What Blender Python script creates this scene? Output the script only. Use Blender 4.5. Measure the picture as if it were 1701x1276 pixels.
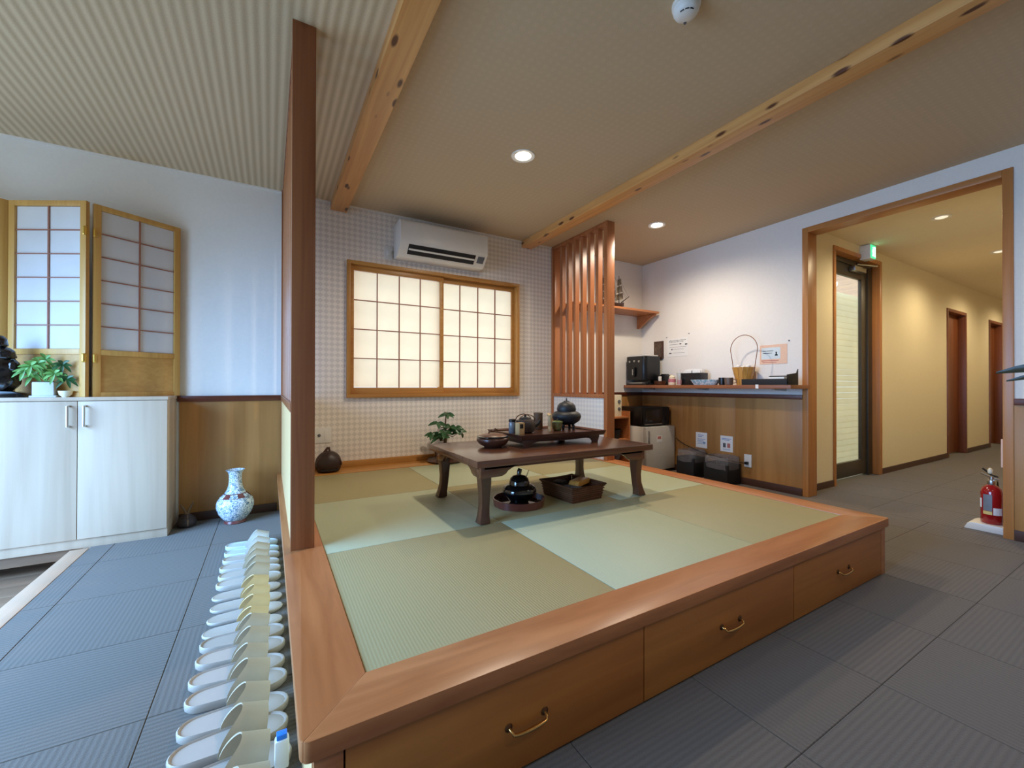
import bpy, bmesh, math, random
from mathutils import Vector, Matrix
random.seed(7)
PI = math.pi
scene = bpy.context.scene
for o in list(bpy.data.objects):
    bpy.data.objects.remove(o)
COL = scene.collection

# ------------------------------------------------------------------ camera
YAW, PITCH, ROLL, EYE = map(float, (30.1948, 0.2495, 0.0941, 0.9346))
FPX = 691.91
a, b, r = (math.radians(v) for v in (YAW, PITCH, ROLL))
fw = Vector((math.sin(a)*math.cos(b), math.cos(a)*math.cos(b), math.sin(b)))
rt = Vector((math.cos(a), -math.sin(a), 0)); up = rt.cross(fw)
rt, up = rt*math.cos(r)+up*math.sin(r), -rt*math.sin(r)+up*math.cos(r)
cd = bpy.data.cameras.new('camera'); cam = bpy.data.objects.new('camera', cd); COL.objects.link(cam)
cd.sensor_width = 36; cd.lens = FPX/1701*36; cd.clip_start = .02; cd.clip_end = 100
mw = Matrix((rt, up, -fw)).transposed().to_4x4(); mw.translation = (0, 0, EYE)
cam.matrix_world = mw
scene.camera = cam

# ------------------------------------------------------------------ world, daylight, exposure
SKY = (0.60, 0.80, 1.0)
wd = bpy.data.worlds.new('sky'); scene.world = wd; wd.use_nodes = True
bg = wd.node_tree.nodes['Background']; bg.inputs[0].default_value = (*SKY, 1); bg.inputs[1].default_value = 2.4
def area_light(name, loc, direction, sx, sy, power, color):
    l = bpy.data.lights.new(name, 'AREA'); l.shape = 'RECTANGLE'; l.size = sx; l.size_y = sy
    l.energy = power; l.color = color
    o = bpy.data.objects.new(name, l); COL.objects.link(o); o.location = loc
    o.rotation_euler = Vector(direction).to_track_quat('-Z', 'Y').to_euler()
    return o
# daylight falling through the open entrance on the left
DAY = (0.25, 0.53, 1.0)
ed = area_light('entrance_daylight', (-2.62, 1.55, 1.10), (1, .08, -1.05), 2.4, 2.0, 230, DAY)
ed.data.spread = math.radians(140)      # sky light only comes from above the horizon
scene.view_settings.view_transform = 'Standard'
scene.view_settings.look = 'None'
scene.view_settings.exposure = 0.13
scene.view_settings.gamma = 1.0
scene.view_settings.use_curve_mapping = False

# ------------------------------------------------------------------ materials
def L(c):
    c = c/255.0
    return c/12.92 if c <= .04045 else ((c+.055)/1.055)**2.4
def S(r_, g_, b_): return (L(r_), L(g_), L(b_), 1)
def newmat(name):
    m = bpy.data.materials.new(name); m.use_nodes = True
    nt = m.node_tree
    return m, nt, nt.nodes['Principled BSDF']
def node(nt, t, **kw):
    n = nt.nodes.new(t)
    for k, v in kw.items(): setattr(n, k, v)
    return n
def coords(nt, scale=(1, 1, 1), rot=(0, 0, 0)):
    tc = node(nt, 'ShaderNodeTexCoord'); mp = node(nt, 'ShaderNodeMapping')
    mp.inputs['Scale'].default_value = scale; mp.inputs['Rotation'].default_value = rot
    nt.links.new(tc.outputs['Object'], mp.inputs['Vector'])
    return mp.outputs['Vector']
def ramp(nt, fac, stops):
    r_ = node(nt, 'ShaderNodeValToRGB')
    while len(r_.color_ramp.elements) < len(stops): r_.color_ramp.elements.new(.5)
    for e, (p, c) in zip(r_.color_ramp.elements, stops): e.position = p; e.color = c
    nt.links.new(fac, r_.inputs[0])
    return r_.outputs[0]
def bump(nt, bs, fac, strength, dist=.002):
    bp = node(nt, 'ShaderNodeBump'); bp.inputs['Strength'].default_value = strength
    bp.inputs['Distance'].default_value = dist
    nt.links.new(fac, bp.inputs['Height']); nt.links.new(bp.outputs[0], bs.inputs['Normal'])
def mat(name, col, rough=.5, metal=0., var=.06, vscale=25, bmp=0., bscale=150, emit=0., coat=0., spec=.5):
    m, nt, bs = newmat(name)
    v = coords(nt)
    nz = node(nt, 'ShaderNodeTexNoise'); nz.inputs['Scale'].default_value = vscale; nz.inputs['Detail'].default_value = 3
    nt.links.new(v, nz.inputs['Vector'])
    lo = tuple(c*(1-var) for c in col[:3])+(1,); hi = tuple(min(1, c*(1+var)) for c in col[:3])+(1,)
    nt.links.new(ramp(nt, nz.outputs[0], [(.3, lo), (.7, hi)]), bs.inputs['Base Color'])
    bs.inputs['Roughness'].default_value = rough; bs.inputs['Metallic'].default_value = metal
    bs.inputs['Specular IOR Level'].default_value = spec
    if coat: bs.inputs['Coat Weight'].default_value = coat; bs.inputs['Coat Roughness'].default_value = .08
    if emit:
        bs.inputs['Emission Color'].default_value = col; bs.inputs['Emission Strength'].default_value = emit
    if bmp:
        n2 = node(nt, 'ShaderNodeTexNoise'); n2.inputs['Scale'].default_value = bscale
        nt.links.new(v, n2.inputs['Vector']); bump(nt, bs, n2.outputs[0], bmp)
    return m
def wood(name, c1, c2, axis='x', fine=40, along=1.2, rough=.35, knots=None, bmp=.08, coat=0., band=0.):
    """grain runs along axis; band adds broad veneer strips across the grain"""
    m, nt, bs = newmat(name)
    ai = 'xyz'.index(axis)
    sc = [fine]*3; sc[ai] = along
    v = coords(nt, sc)
    nz = node(nt, 'ShaderNodeTexNoise'); nz.inputs['Scale'].default_value = 1.0; nz.inputs['Detail'].default_value = 5
    nz.inputs['Distortion'].default_value = .6
    nt.links.new(v, nz.inputs['Vector'])
    sc2 = [6.]*3; sc2[ai] = .5
    v2 = coords(nt, sc2)
    n2 = node(nt, 'ShaderNodeTexNoise'); n2.inputs['Scale'].default_value = 1.0; n2.inputs['Detail'].default_value = 2
    nt.links.new(v2, n2.inputs['Vector'])
    mx = node(nt, 'ShaderNodeMath', operation='MULTIPLY_ADD'); mx.inputs[1].default_value = .55
    nt.links.new(nz.outputs[0], mx.inputs[0])
    m2 = node(nt, 'ShaderNodeMath', operation='MULTIPLY'); m2.inputs[1].default_value = .45
    nt.links.new(n2.outputs[0], m2.inputs[0]); nt.links.new(m2.outputs[0], mx.inputs[2])
    out = ramp(nt, mx.outputs[0], [(.34, c2), (.62, c1)])
    if band:
        sc3 = [9.]*3; sc3[ai] = 0.0
        v3 = coords(nt, sc3)
        vo = node(nt, 'ShaderNodeTexVoronoi'); vo.inputs['Scale'].default_value = 1.0
        nt.links.new(v3, vo.inputs['Vector'])
        bw = node(nt, 'ShaderNodeRGBToBW'); nt.links.new(vo.outputs['Color'], bw.inputs[0])
        hs = node(nt, 'ShaderNodeHueSaturation'); nt.links.new(out, hs.inputs['Color'])
        mr = node(nt, 'ShaderNodeMapRange'); mr.inputs['To Min'].default_value = 1-band; mr.inputs['To Max'].default_value = 1+band
        nt.links.new(bw.outputs[0], mr.inputs[0]); nt.links.new(mr.outputs[0], hs.inputs['Value'])
        out = hs.outputs[0]
    if knots:
        sck = [15.]*3; sck[ai] = 5.0
        vk = coords(nt, sck)
        vo = node(nt, 'ShaderNodeTexVoronoi'); vo.inputs['Scale'].default_value = 1.0; vo.inputs['Randomness'].default_value = 1.0
        nt.links.new(vk, vo.inputs['Vector'])
        kf = ramp(nt, vo.outputs['Distance'], [(.13, (1, 1, 1, 1)), (.22, (0, 0, 0, 1))])
        mixn = node(nt, 'ShaderNodeMix', data_type='RGBA'); mixn.inputs[7].default_value = knots
        nt.links.new(kf, mixn.inputs[0]); nt.links.new(out, mixn.inputs[6]); out = mixn.outputs[2]
    nt.links.new(out, bs.inputs['Base Color'])
    bs.inputs['Roughness'].default_value = rough
    if coat: bs.inputs['Coat Weight'].default_value = coat; bs.inputs['Coat Roughness'].default_value = .15
    if bmp: bump(nt, bs, nz.outputs[0], bmp, .001)
    return m
def paper_mat(name, col, T=.6):
    m, nt, bs = newmat(name)
    nt.nodes.remove(bs); out = nt.nodes['Material Output']
    v = coords(nt); nz = node(nt, 'ShaderNodeTexNoise'); nz.inputs['Scale'].default_value = 4; nz.inputs['Detail'].default_value = 5
    nt.links.new(v, nz.inputs['Vector'])
    c = ramp(nt, nz.outputs[0], [(.3, tuple(x*.92 for x in col[:3])+(1,)), (.7, col)])
    d = node(nt, 'ShaderNodeBsdfDiffuse'); t = node(nt, 'ShaderNodeBsdfTranslucent'); mx = node(nt, 'ShaderNodeMixShader')
    mx.inputs[0].default_value = T
    nt.links.new(c, d.inputs[0]); nt.links.new(c, t.inputs[0])
    nt.links.new(d.outputs[0], mx.inputs[1]); nt.links.new(t.outputs[0], mx.inputs[2]); nt.links.new(mx.outputs[0], out.inputs[0])
    return m
def glass_mat(name, col=(1, 1, 1, 1), rough=.02):
    m, nt, bs = newmat(name)
    nt.nodes.remove(bs); out = nt.nodes['Material Output']
    t = node(nt, 'ShaderNodeBsdfTransparent'); t.inputs[0].default_value = col
    g = node(nt, 'ShaderNodeBsdfGlossy'); g.inputs['Roughness'].default_value = rough
    lw = node(nt, 'ShaderNodeLayerWeight'); lw.inputs[0].default_value = .5
    pw = node(nt, 'ShaderNodeMath', operation='POWER'); pw.inputs[1].default_value = 4.0; nt.links.new(lw.outputs['Facing'], pw.inputs[0])
    fr = node(nt, 'ShaderNodeMath', operation='MULTIPLY_ADD'); fr.inputs[1].default_value = .6; fr.inputs[2].default_value = .03; nt.links.new(pw.outputs[0], fr.inputs[0])
    mx = node(nt, 'ShaderNodeMixShader')
    nt.links.new(fr.outputs[0], mx.inputs[0]); nt.links.new(t.outputs[0], mx.inputs[1]); nt.links.new(g.outputs[0], mx.inputs[2])
    nt.links.new(mx.outputs[0], out.inputs[0])
    return m

MT = {}
MT['wall'] = mat('white_wallpaper', S(236, 231, 224), .85, var=.015, vscale=60, bmp=.25, bscale=260)
MT['wall_warm'] = mat('cream_wallpaper', S(226, 214, 188), .85, var=.015, vscale=60, bmp=.25, bscale=260)
def diamond_paper():
    m, nt, bs = newmat('diamond_wallpaper')
    v = coords(nt, (1, 1, 1), (0, PI/4, 0))
    ck = node(nt, 'ShaderNodeTexChecker'); ck.inputs['Scale'].default_value = 33
    ck.inputs[1].default_value = S(242, 234, 224); ck.inputs[2].default_value = S(222, 214, 205)
    nt.links.new(v, ck.inputs[0]); nt.links.new(ck.outputs[0], bs.inputs['Base Color'])
    bs.inputs['Roughness'].default_value = .6
    bump(nt, bs, ck.outputs[1], .25, .001)
    return m
def diamond_paper_x():
    m, nt, bs = newmat('diamond_wallpaper_side')
    v = coords(nt, (1, 1, 1), (PI/4, 0, 0))
    ck = node(nt, 'ShaderNodeTexChecker'); ck.inputs['Scale'].default_value = 33
    ck.inputs[1].default_value = S(234, 232, 228); ck.inputs[2].default_value = S(218, 218, 218)
    nt.links.new(v, ck.inputs[0]); nt.links.new(ck.outputs[0], bs.inputs['Base Color'])
    bs.inputs['Roughness'].default_value = .6
    return m
MT['diamond'] = diamond_paper(); MT['diamond_x'] = diamond_paper_x()
def ceiling_mat():
    """woven wallpaper: grazing light painted as stripes over the entrance side, finely checked over the tatami"""
    m, nt, bs = newmat('woven_ceiling_paper')
    tc = node(nt, 'ShaderNodeTexCoord'); sx = node(nt, 'ShaderNodeSeparateXYZ'); nt.links.new(tc.outputs['Object'], sx.inputs[0])
    def M_(op, x, y=None):
        n = node(nt, 'ShaderNodeMath', operation=op)
        for i, q in enumerate((x, y)):
            if q is None: continue
            if isinstance(q, (int, float)): n.inputs[i].default_value = q
            else: nt.links.new(q, n.inputs[i])
        return n.outputs[0]
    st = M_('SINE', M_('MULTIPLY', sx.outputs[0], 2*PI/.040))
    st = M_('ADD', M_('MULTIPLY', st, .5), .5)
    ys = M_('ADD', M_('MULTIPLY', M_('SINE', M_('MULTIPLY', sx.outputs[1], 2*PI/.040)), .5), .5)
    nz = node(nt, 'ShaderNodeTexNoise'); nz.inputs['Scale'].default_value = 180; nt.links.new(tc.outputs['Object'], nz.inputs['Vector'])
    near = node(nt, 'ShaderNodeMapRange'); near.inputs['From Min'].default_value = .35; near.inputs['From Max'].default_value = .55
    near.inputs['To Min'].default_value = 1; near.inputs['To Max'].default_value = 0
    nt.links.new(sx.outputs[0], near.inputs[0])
    left = M_('ADD', M_('MULTIPLY', st, .62), M_('MULTIPLY', nz.outputs[0], .5))  # colour stripes stand in for relief raked by grazing light
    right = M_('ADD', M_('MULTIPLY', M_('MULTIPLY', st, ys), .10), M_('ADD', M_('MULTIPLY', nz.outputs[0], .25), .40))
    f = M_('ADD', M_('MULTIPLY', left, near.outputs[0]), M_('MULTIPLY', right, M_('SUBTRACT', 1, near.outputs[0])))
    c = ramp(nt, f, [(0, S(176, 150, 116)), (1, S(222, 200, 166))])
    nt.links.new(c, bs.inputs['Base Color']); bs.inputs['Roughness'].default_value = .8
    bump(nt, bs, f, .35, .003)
    return m
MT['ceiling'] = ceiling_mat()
MT['corridor_ceiling'] = mat('cream_ceiling_paper', S(232, 218, 188), .85, var=.015)
MT['frame_wood'] = wood('reddish_frame_wood_x', S(188, 124, 76), S(158, 96, 54), 'x', rough=.33, fine=26, along=2.6)
MT['frame_wood_y'] = wood('reddish_frame_wood_y', S(188, 124, 76), S(158, 96, 54), 'y', rough=.33, fine=26, along=2.6)
MT['drawer_wood'] = wood('amber_drawer_veneer', S(178, 112, 46), S(152, 90, 34), 'x', rough=.4, fine=20, along=1.6)
MT['post_wood'] = wood('red_brown_post_wood', S(150, 90, 52), S(122, 68, 38), 'z', rough=.34, fine=45)
MT['slat_wood'] = wood('red_brown_slat_wood', S(180, 116, 72), S(150, 90, 54), 'z', rough=.3, fine=45)
MT['pine'] = wood('knotty_pine', S(222, 166, 100), S(192, 128, 66), 'y', rough=.42, fine=30, knots=S(92, 48, 22))
MT['wainscot'] = wood('golden_wainscot_veneer', S(184, 134, 78), S(158, 108, 56), 'z', rough=.38, fine=14, along=.8, band=.13)
MT['light_veneer'] = wood('pale_veneer', S(226, 192, 140), S(212, 174, 120), 'z', rough=.45, fine=16)
MT['rail'] = wood('dark_rail_wood', S(108, 54, 32), S(84, 38, 22), 'x', rough=.3)
MT['base_dark'] = mat('dark_skirting', S(74, 46, 34), .5)
MT['gold_wood'] = wood('golden_window_wood', S(196, 142, 74), S(172, 116, 54), 'x', rough=.35, fine=50)
MT['gold_wood_z'] = wood('golden_window_wood_upright', S(196, 142, 74), S(172, 116, 54), 'z', rough=.35, fine=50)
MT['screen_wood'] = wood('honey_screen_wood', S(214, 166, 92), S(194, 142, 70), 'z', rough=.4, fine=50)
MT['screen_board'] = wood('honey_screen_board', S(206, 158, 90), S(186, 136, 70), 'x', rough=.4, fine=40)
MT['thin_bar'] = mat('reddish_thin_bar', S(158, 104, 84), .5)
MT['shoji_paper'] = paper_mat('shoji_paper', S(255, 240, 220), .72)
MT['screen_paper'] = paper_mat('white_screen_paper', S(232, 230, 230), .12)
MT['trim_wood'] = wood('orange_trim_wood', S(194, 132, 72), S(172, 108, 54), 'z', rough=.36, fine=45)
MT['trim_wood_y'] = wood('orange_trim_wood_y', S(194, 132, 72), S(172, 108, 54), 'y', rough=.36, fine=45)
MT['trim_wood_x'] = wood('orange_trim_wood_x', S(194, 132, 72), S(172, 108, 54), 'x', rough=.36, fine=45)
MT['door_brown'] = wood('dark_door_wood', S(132, 74, 40), S(104, 54, 28), 'z', rough=.4, fine=40)
MT['strip'] = wood('beige_step_wood', S(214, 178, 148), S(200, 160, 130), 'y', rough=.4, fine=20)
MT['plank'] = wood('grey_brown_plank', S(150, 122, 98), S(120, 94, 74), 'x', rough=.45, fine=18)
MT['cabinet'] = wood('whitewashed_cabinet_wood', S(204, 182, 158), S(186, 162, 138), 'z', rough=.42, fine=18, along=.9, bmp=.03)
MT['table'] = wood('dark_red_table_wood', S(98, 60, 40), S(66, 38, 24), 'x', rough=.24, fine=30, coat=.25)
MT['table_z'] = wood('dark_red_table_wood_upright', S(88, 52, 34), S(60, 34, 22), 'z', rough=.28, fine=30, coat=.2)
MT['tray_wood'] = wood('dark_tray_wood', S(78, 44, 30), S(52, 28, 20), 'x', rough=.28, fine=40, coat=.2)
MT['shelf_wood'] = wood('orange_shelf_wood', S(196, 128, 78), S(174, 104, 58), 'x', rough=.4)
MT['counter_wood'] = wood('brown_counter_wood', S(158, 98, 62), S(132, 78, 46), 'y', rough=.35)
MT['white_plastic'] = mat('white_plastic', S(232, 230, 224), .35, var=.01)
MT['ac_plastic'] = mat('appliance_plastic', S(226, 222, 214), .28, var=.01)
MT['dark'] = mat('black_plastic', S(20, 20, 22), .3, var=.1)
MT['matte_dark'] = mat('matte_black', S(24, 24, 26), .7, var=.1)
MT['steel'] = mat('brushed_steel', S(190, 190, 188), .3, metal=1., var=.02)
MT['brass'] = mat('polished_brass', S(206, 160, 96), .22, metal=1., var=.04)
MT['old_brass'] = mat('dark_brass', S(96, 62, 36), .4, metal=.8, var=.1)
MT['gold'] = mat('gold_hinge', S(220, 180, 90), .3, metal=1.)
MT['iron'] = mat('black_cast_iron', S(26, 27, 30), .5, var=.15, bmp=.3, bscale=220)
MT['lacquer'] = mat('black_lacquer', S(12, 12, 13), .1, var=.1, coat=.6)
MT['red_lacquer'] = mat('red_brown_lacquer', S(98, 50, 40), .25, var=.1, coat=.3)
MT['paper'] = mat('white_paper', S(238, 236, 232), .8, var=.01)
MT['pink_paper'] = mat('peach_paper', S(236, 196, 170), .8, var=.02)
MT['blue_paper'] = mat('pale_blue_paper', S(214, 226, 230), .8, var=.02)
MT['ink'] = mat('grey_ink', S(96, 96, 100), .8)
MT['bluetext'] = mat('blue_ink', S(120, 150, 200), .8)
MT['redprint'] = mat('red_print', S(196, 120, 110), .8)
MT['greenprint'] = mat('green_print', S(60, 130, 96), .8)
MT['aluminium'] = mat('dark_bronze_aluminium', S(78, 72, 64), .4, metal=.5, var=.03)
MT['fence'] = paper_mat('cream_polycarbonate', S(255, 246, 222), .62)
MT['paving'] = mat('pale_paving', S(200, 196, 180), .8, var=.08)
MT['red'] = mat('red_enamel', S(158, 16, 24), .18, var=.03, coat=.4)
MT['leaf_dark'] = mat('dark_leaf', S(44, 84, 44), .35, var=.2, vscale=30)
MT['leaf_mid'] = mat('fresh_leaf', S(112, 164, 84), .4, var=.25, vscale=30)
MT['leaf_black'] = mat('very_dark_leaf', S(34, 44, 32), .4, var=.2)
MT['stem'] = mat('brown_stem', S(116, 88, 60), .7, var=.15)
MT['soil'] = mat('dark_soil', S(54, 40, 32), .95, var=.3, vscale=90)
MT['stone_pot'] = mat('pale_stone_pot', S(206, 208, 212), .6, var=.05)
MT['cream_ceramic'] = mat('cream_ceramic', S(232, 220, 190), .3, var=.03)
MT['bamboo'] = wood('yellow_bamboo', S(222, 166, 84), S(196, 134, 56), 'z', rough=.35, fine=60)
MT['tan_bamboo'] = wood('tan_bamboo', S(206, 172, 122), S(180, 142, 92), 'z', rough=.5, fine=60)
MT['clear'] = glass_mat('clear_plastic', (.93, .94, .94, 1), .15)
MT['film'] = mat('thin_clear_film', S(150, 148, 150), .2, var=.25, vscale=60)
MT['film'].node_tree.nodes['Principled BSDF'].inputs['Alpha'].default_value = .34
MT['glass'] = glass_mat('clear_glass')
MT['slip_sole'] = mat('grey_beige_rubber', S(178, 164, 150), .5, var=.02, bmp=.05)
MT['slip_band'] = mat('beige_rubber_strap', S(182, 162, 132), .5, var=.02, bmp=.08)
MT['slip_sole_w'] = mat('off_white_insole', S(192, 182, 170), .55, var=.02)
MT['slip_band_tan'] = mat('golden_tan_strap', S(204, 172, 116), .55, var=.03)
MT['slip_sole_b'] = mat('bluish_white_insole', S(200, 212, 218), .5, var=.02)
MT['slip_band_b'] = mat('pale_grey_strap', S(196, 190, 176), .5, var=.03)
def rib_mat(name, col, period, depth, axis='x', dark=.78, rough=.9, grain=220, sheen=0.):
    m, nt, bs = newmat(name)
    v = coords(nt); sx = node(nt, 'ShaderNodeSeparateXYZ'); nt.links.new(v, sx.inputs[0])
    mu = node(nt, 'ShaderNodeMath', operation='MULTIPLY'); mu.inputs[1].default_value = 2*PI/period
    nt.links.new(sx.outputs['xyz'.index(axis)], mu.inputs[0])
    si = node(nt, 'ShaderNodeMath', operation='SINE'); nt.links.new(mu.outputs[0], si.inputs[0])
    nz = node(nt, 'ShaderNodeTexNoise'); nz.inputs['Scale'].default_value = grain; nz.inputs['Detail'].default_value = 4
    nt.links.new(v, nz.inputs['Vector'])
    ad = node(nt, 'ShaderNodeMath', operation='MULTIPLY_ADD'); ad.inputs[1].default_value = .25
    nt.links.new(si.outputs[0], ad.inputs[0]); nt.links.new(nz.outputs[0], ad.inputs[2])
    lo = tuple(c*dark for c in col[:3])+(1,); hi = tuple(c*(2-dark) for c in col[:3])+(1,)
    nt.links.new(ramp(nt, ad.outputs[0], [(.25, lo), (.8, hi)]), bs.inputs['Base Color'])
    bs.inputs['Roughness'].default_value = rough; bs.inputs['Specular IOR Level'].default_value = .25
    if sheen: bs.inputs['Sheen Weight'].default_value = sheen; bs.inputs['Sheen Roughness'].default_value = .5
    bump(nt, bs, ad.outputs[0], .8, depth)
    return m
MT['carpet'] = rib_mat('grey_ribbed_carpet', S(92, 83, 73), .0163, .0013, 'x', dark=.88, sheen=.22)
MT['tatami_a'] = rib_mat('olive_tatami_weave', S(160, 150, 110), .009, .0007, 'x', dark=.965, rough=.5)
MT['tatami_b'] = rib_mat('sky_sheen_tatami_weave', S(174, 180, 150), .009, .0007, 'x', dark=.965, rough=.45)  # paler copy of the mat, sky reflection painted into its base colour
MT['basket'] = rib_mat('dark_brown_wicker', S(92, 56, 34), .012, .003, 'z', dark=.6, rough=.5)
def vase_mat():
    m, nt, bs = newmat('blue_and_white_porcelain')
    v = coords(nt)
    n1 = node(nt, 'ShaderNodeTexNoise'); n1.inputs['Scale'].default_value = 38; n1.inputs['Detail'].default_value = 1; n1.inputs['Distortion'].default_value = 2.2
    nt.links.new(v, n1.inputs['Vector'])
    c = ramp(nt, n1.outputs[0], [(.40, S(232, 236, 238)), (.44, S(84, 116, 150)), (.50, S(110, 150, 170)), (.55, S(238, 240, 240))])
    n2 = node(nt, 'ShaderNodeTexVoronoi'); n2.inputs['Scale'].default_value = 30; nt.links.new(v, n2.inputs['Vector'])
    k = ramp(nt, n2.outputs['Distance'], [(.14, (1, 1, 1, 1)), (.2, (0, 0, 0, 1))])
    mx = node(nt, 'ShaderNodeMix', data_type='RGBA'); mx.inputs[7].default_value = S(64, 84, 120)
    nt.links.new(k, mx.inputs[0]); nt.links.new(c, mx.inputs[6])
    nt.links.new(mx.outputs[2], bs.inputs['Base Color']); bs.inputs['Roughness'].default_value = .12
    return m
MT['vase'] = vase_mat()
MT['vase_red'] = mat('rust_band_glaze', S(122, 66, 62), .2, var=.2, vscale=60)
MT['dish'] = None
def dish_mat():
    m, nt, bs = newmat('blue_patterned_ceramic')
    v = coords(nt)
    n1 = node(nt, 'ShaderNodeTexNoise'); n1.inputs['Scale'].default_value = 45; n1.inputs['Distortion'].default_value = 1
    nt.links.new(v, n1.inputs['Vector'])
    nt.links.new(ramp(nt, n1.outputs[0], [(.38, S(140, 186, 200)), (.5, S(186, 214, 220)), (.58, S(236, 240, 240))]), bs.inputs['Base Color'])
    bs.inputs['Roughness'].default_value = .25
    return m
MT['dish'] = dish_mat()
def emis(name, col, s):
    m, nt, bs = newmat(name)
    bs.inputs['Base Color'].default_value = col
    bs.inputs['Emission Color'].default_value = col; bs.inputs['Emission Strength'].default_value = s
    return m
MT['lamp'] = emis('warm_lamp_glow', (1, .86, .66, 1), 22)
MT['lamp_off'] = emis('dim_lamp', (1, .90, .72, 1), .7)
MT['exit_green'] = emis('exit_green', (.05, .62, .28, 1), 1.2)
MT['exit_white'] = emis('exit_white', (.85, 1, .9, 1), 1.3)

# ------------------------------------------------------------------ mesh building
class MB:
    def __init__(s): s.v = []; s.f = []
    def add(s, vs, fs):
        o = len(s.v); s.v += [tuple(p) for p in vs]; s.f += [tuple(i+o for i in q) for q in fs]; return s
    def box(s, x0, x1, y0, y1, z0, z1):
        return s.add([(x0,y0,z0),(x1,y0,z0),(x1,y1,z0),(x0,y1,z0),(x0,y0,z1),(x1,y0,z1),(x1,y1,z1),(x0,y1,z1)],
                     [(0,3,2,1),(4,5,6,7),(0,1,5,4),(1,2,6,5),(2,3,7,6),(3,0,4,7)])
    def prism(s, pts, axis, a0, a1):
        """polygon in the plane across axis, extruded a0..a1. pts: x->(y,z)  y->(x,z)  z->(x,y)"""
        n = len(pts)
        def P(p, t): return {'x': (t, p[0], p[1]), 'y': (p[0], t, p[1]), 'z': (p[0], p[1], t)}[axis]
        return s.add([P(p, a0) for p in pts]+[P(p, a1) for p in pts],
                     [tuple(range(n-1, -1, -1)), tuple(range(n, 2*n))]+[(i, (i+1) % n, n+(i+1) % n, n+i) for i in range(n)])
    def lathe(s, prof, c=(0, 0, 0), n=28, sx=1., sy=1., cap=True):
        vs = []; fs = []
        for (r_, z) in prof:
            for k in range(n):
                t = 2*PI*k/n; vs.append((c[0]+sx*r_*math.cos(t), c[1]+sy*r_*math.sin(t), c[2]+z))
        m = len(prof)
        for i in range(m-1):
            for k in range(n):
                fs.append((i*n+k, i*n+(k+1) % n, (i+1)*n+(k+1) % n, (i+1)*n+k))
        if cap:
            fs.append(tuple(range(n-1, -1, -1))); fs.append(tuple((m-1)*n+k for k in range(n)))
        return s.add(vs, fs)
    def tube(s, pts, rad, n=8, closed=False):
        pts = [Vector(p) for p in pts]; m = len(pts); vs = []; fs = []
        ref = Vector((0, 0, 1))
        prev = None
        for i, p in enumerate(pts):
            if closed: t = pts[(i+1) % m]-pts[i-1]
            else: t = pts[min(i+1, m-1)]-pts[max(i-1, 0)]
            t.normalize()
            if prev is None:
                u = t.cross(ref)
                if u.length < .05: u = t.cross(Vector((1, 0, 0)))
            else: u = prev-t*prev.dot(t)
            u.normalize(); prev = u; w = t.cross(u)
            R = rad[i] if isinstance(rad, (list, tuple)) else rad
            for k in range(n):
                q = 2*PI*k/n; vs.append(p+u*(R*math.cos(q))+w*(R*math.sin(q)))
        for i in range(m if closed else m-1):
            j = (i+1) % m
            for k in range(n): fs.append((i*n+k, i*n+(k+1) % n, j*n+(k+1) % n, j*n+k))
        if not closed: fs += [tuple(range(n-1, -1, -1)), tuple((m-1)*n+k for k in range(n))]
        return s.add(vs, fs)
    def grid(s, fn, nu, nv):
        vs = [fn(i/nu, j/nv) for i in range(nu+1) for j in range(nv+1)]
        return s.add(vs, [(i*(nv+1)+j, (i+1)*(nv+1)+j, (i+1)*(nv+1)+j+1, i*(nv+1)+j+1) for i in range(nu) for j in range(nv)])
    def leaf(s, base, d, Ln, Wd, droop=.3, up=(0, 0, 1)):
        base = Vector(base); d = Vector(d).normalized(); side = d.cross(Vector(up))
        if side.length < .05: side = Vector((1, 0, 0))
        side.normalize(); nrm = side.cross(d)
        def F(u, v):
            w = Wd*math.sin(PI*min(1, u*.92+.04))**.8*(v-.5)
            return base+d*(Ln*u)+nrm*(abs(w)*.35)-Vector((0, 0, 1))*(droop*Ln*u*u)+side*w
        o = len(s.v); s.grid(F, 6, 2)
        # underside a hair below, so the leaf has thickness
        k = len(s.v)-o; fcs = [q for q in s.f if q[0] >= o]
        s.v += [tuple(Vector(p)-nrm*.0008) for p in s.v[o:o+k]]
        s.f += [tuple(reversed([i+k for i in q])) for q in fcs]
        return s
    def moved(s, M_):
        s.v = [tuple(M_ @ Vector(p)) for p in s.v]; return s

def mesh_of(mb, name, mats, bev=0., smooth=0., segs=2):
    me = bpy.data.meshes.new(name); me.from_pydata(mb.v, [], mb.f)
    bm = bmesh.new(); bm.from_mesh(me)
    bmesh.ops.recalc_face_normals(bm, faces=bm.faces)
    if bev:
        ed = [e for e in bm.edges if len(e.link_faces) == 2 and e.calc_face_angle(0) > .5]
        bmesh.ops.bevel(bm, geom=ed, offset=bev, segments=segs, profile=.6, affect='EDGES', clamp_overlap=True)
    bm.to_mesh(me); bm.free()
    if smooth:
        for p in me.polygons: p.use_smooth = True
        me.set_sharp_from_angle(angle=smooth)
    elif bev:
        for p in me.polygons: p.use_smooth = True
        me.set_sharp_from_angle(angle=.6)
    me.materials.append(mats)
    return me
def link(name, me, parent=None, loc=None):
    o = bpy.data.objects.new(name, me); COL.objects.link(o)
    if parent: o.parent = parent
    if loc: o.location = loc
    return o
MATX = {}
def thing(name, label, cat, loc=(0, 0, 0), rz=0., group=None, kind=None):
    o = bpy.data.objects.new(name, None); COL.objects.link(o); o.empty_display_size = .05
    o.location = loc; o.rotation_euler = (0, 0, rz)
    MATX[o] = Matrix.Translation(loc) @ Matrix.Rotation(rz, 4, 'Z')
    o['label'] = label; o['category'] = cat
    if group: o['group'] = group
    if kind: o['kind'] = kind
    return o
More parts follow.
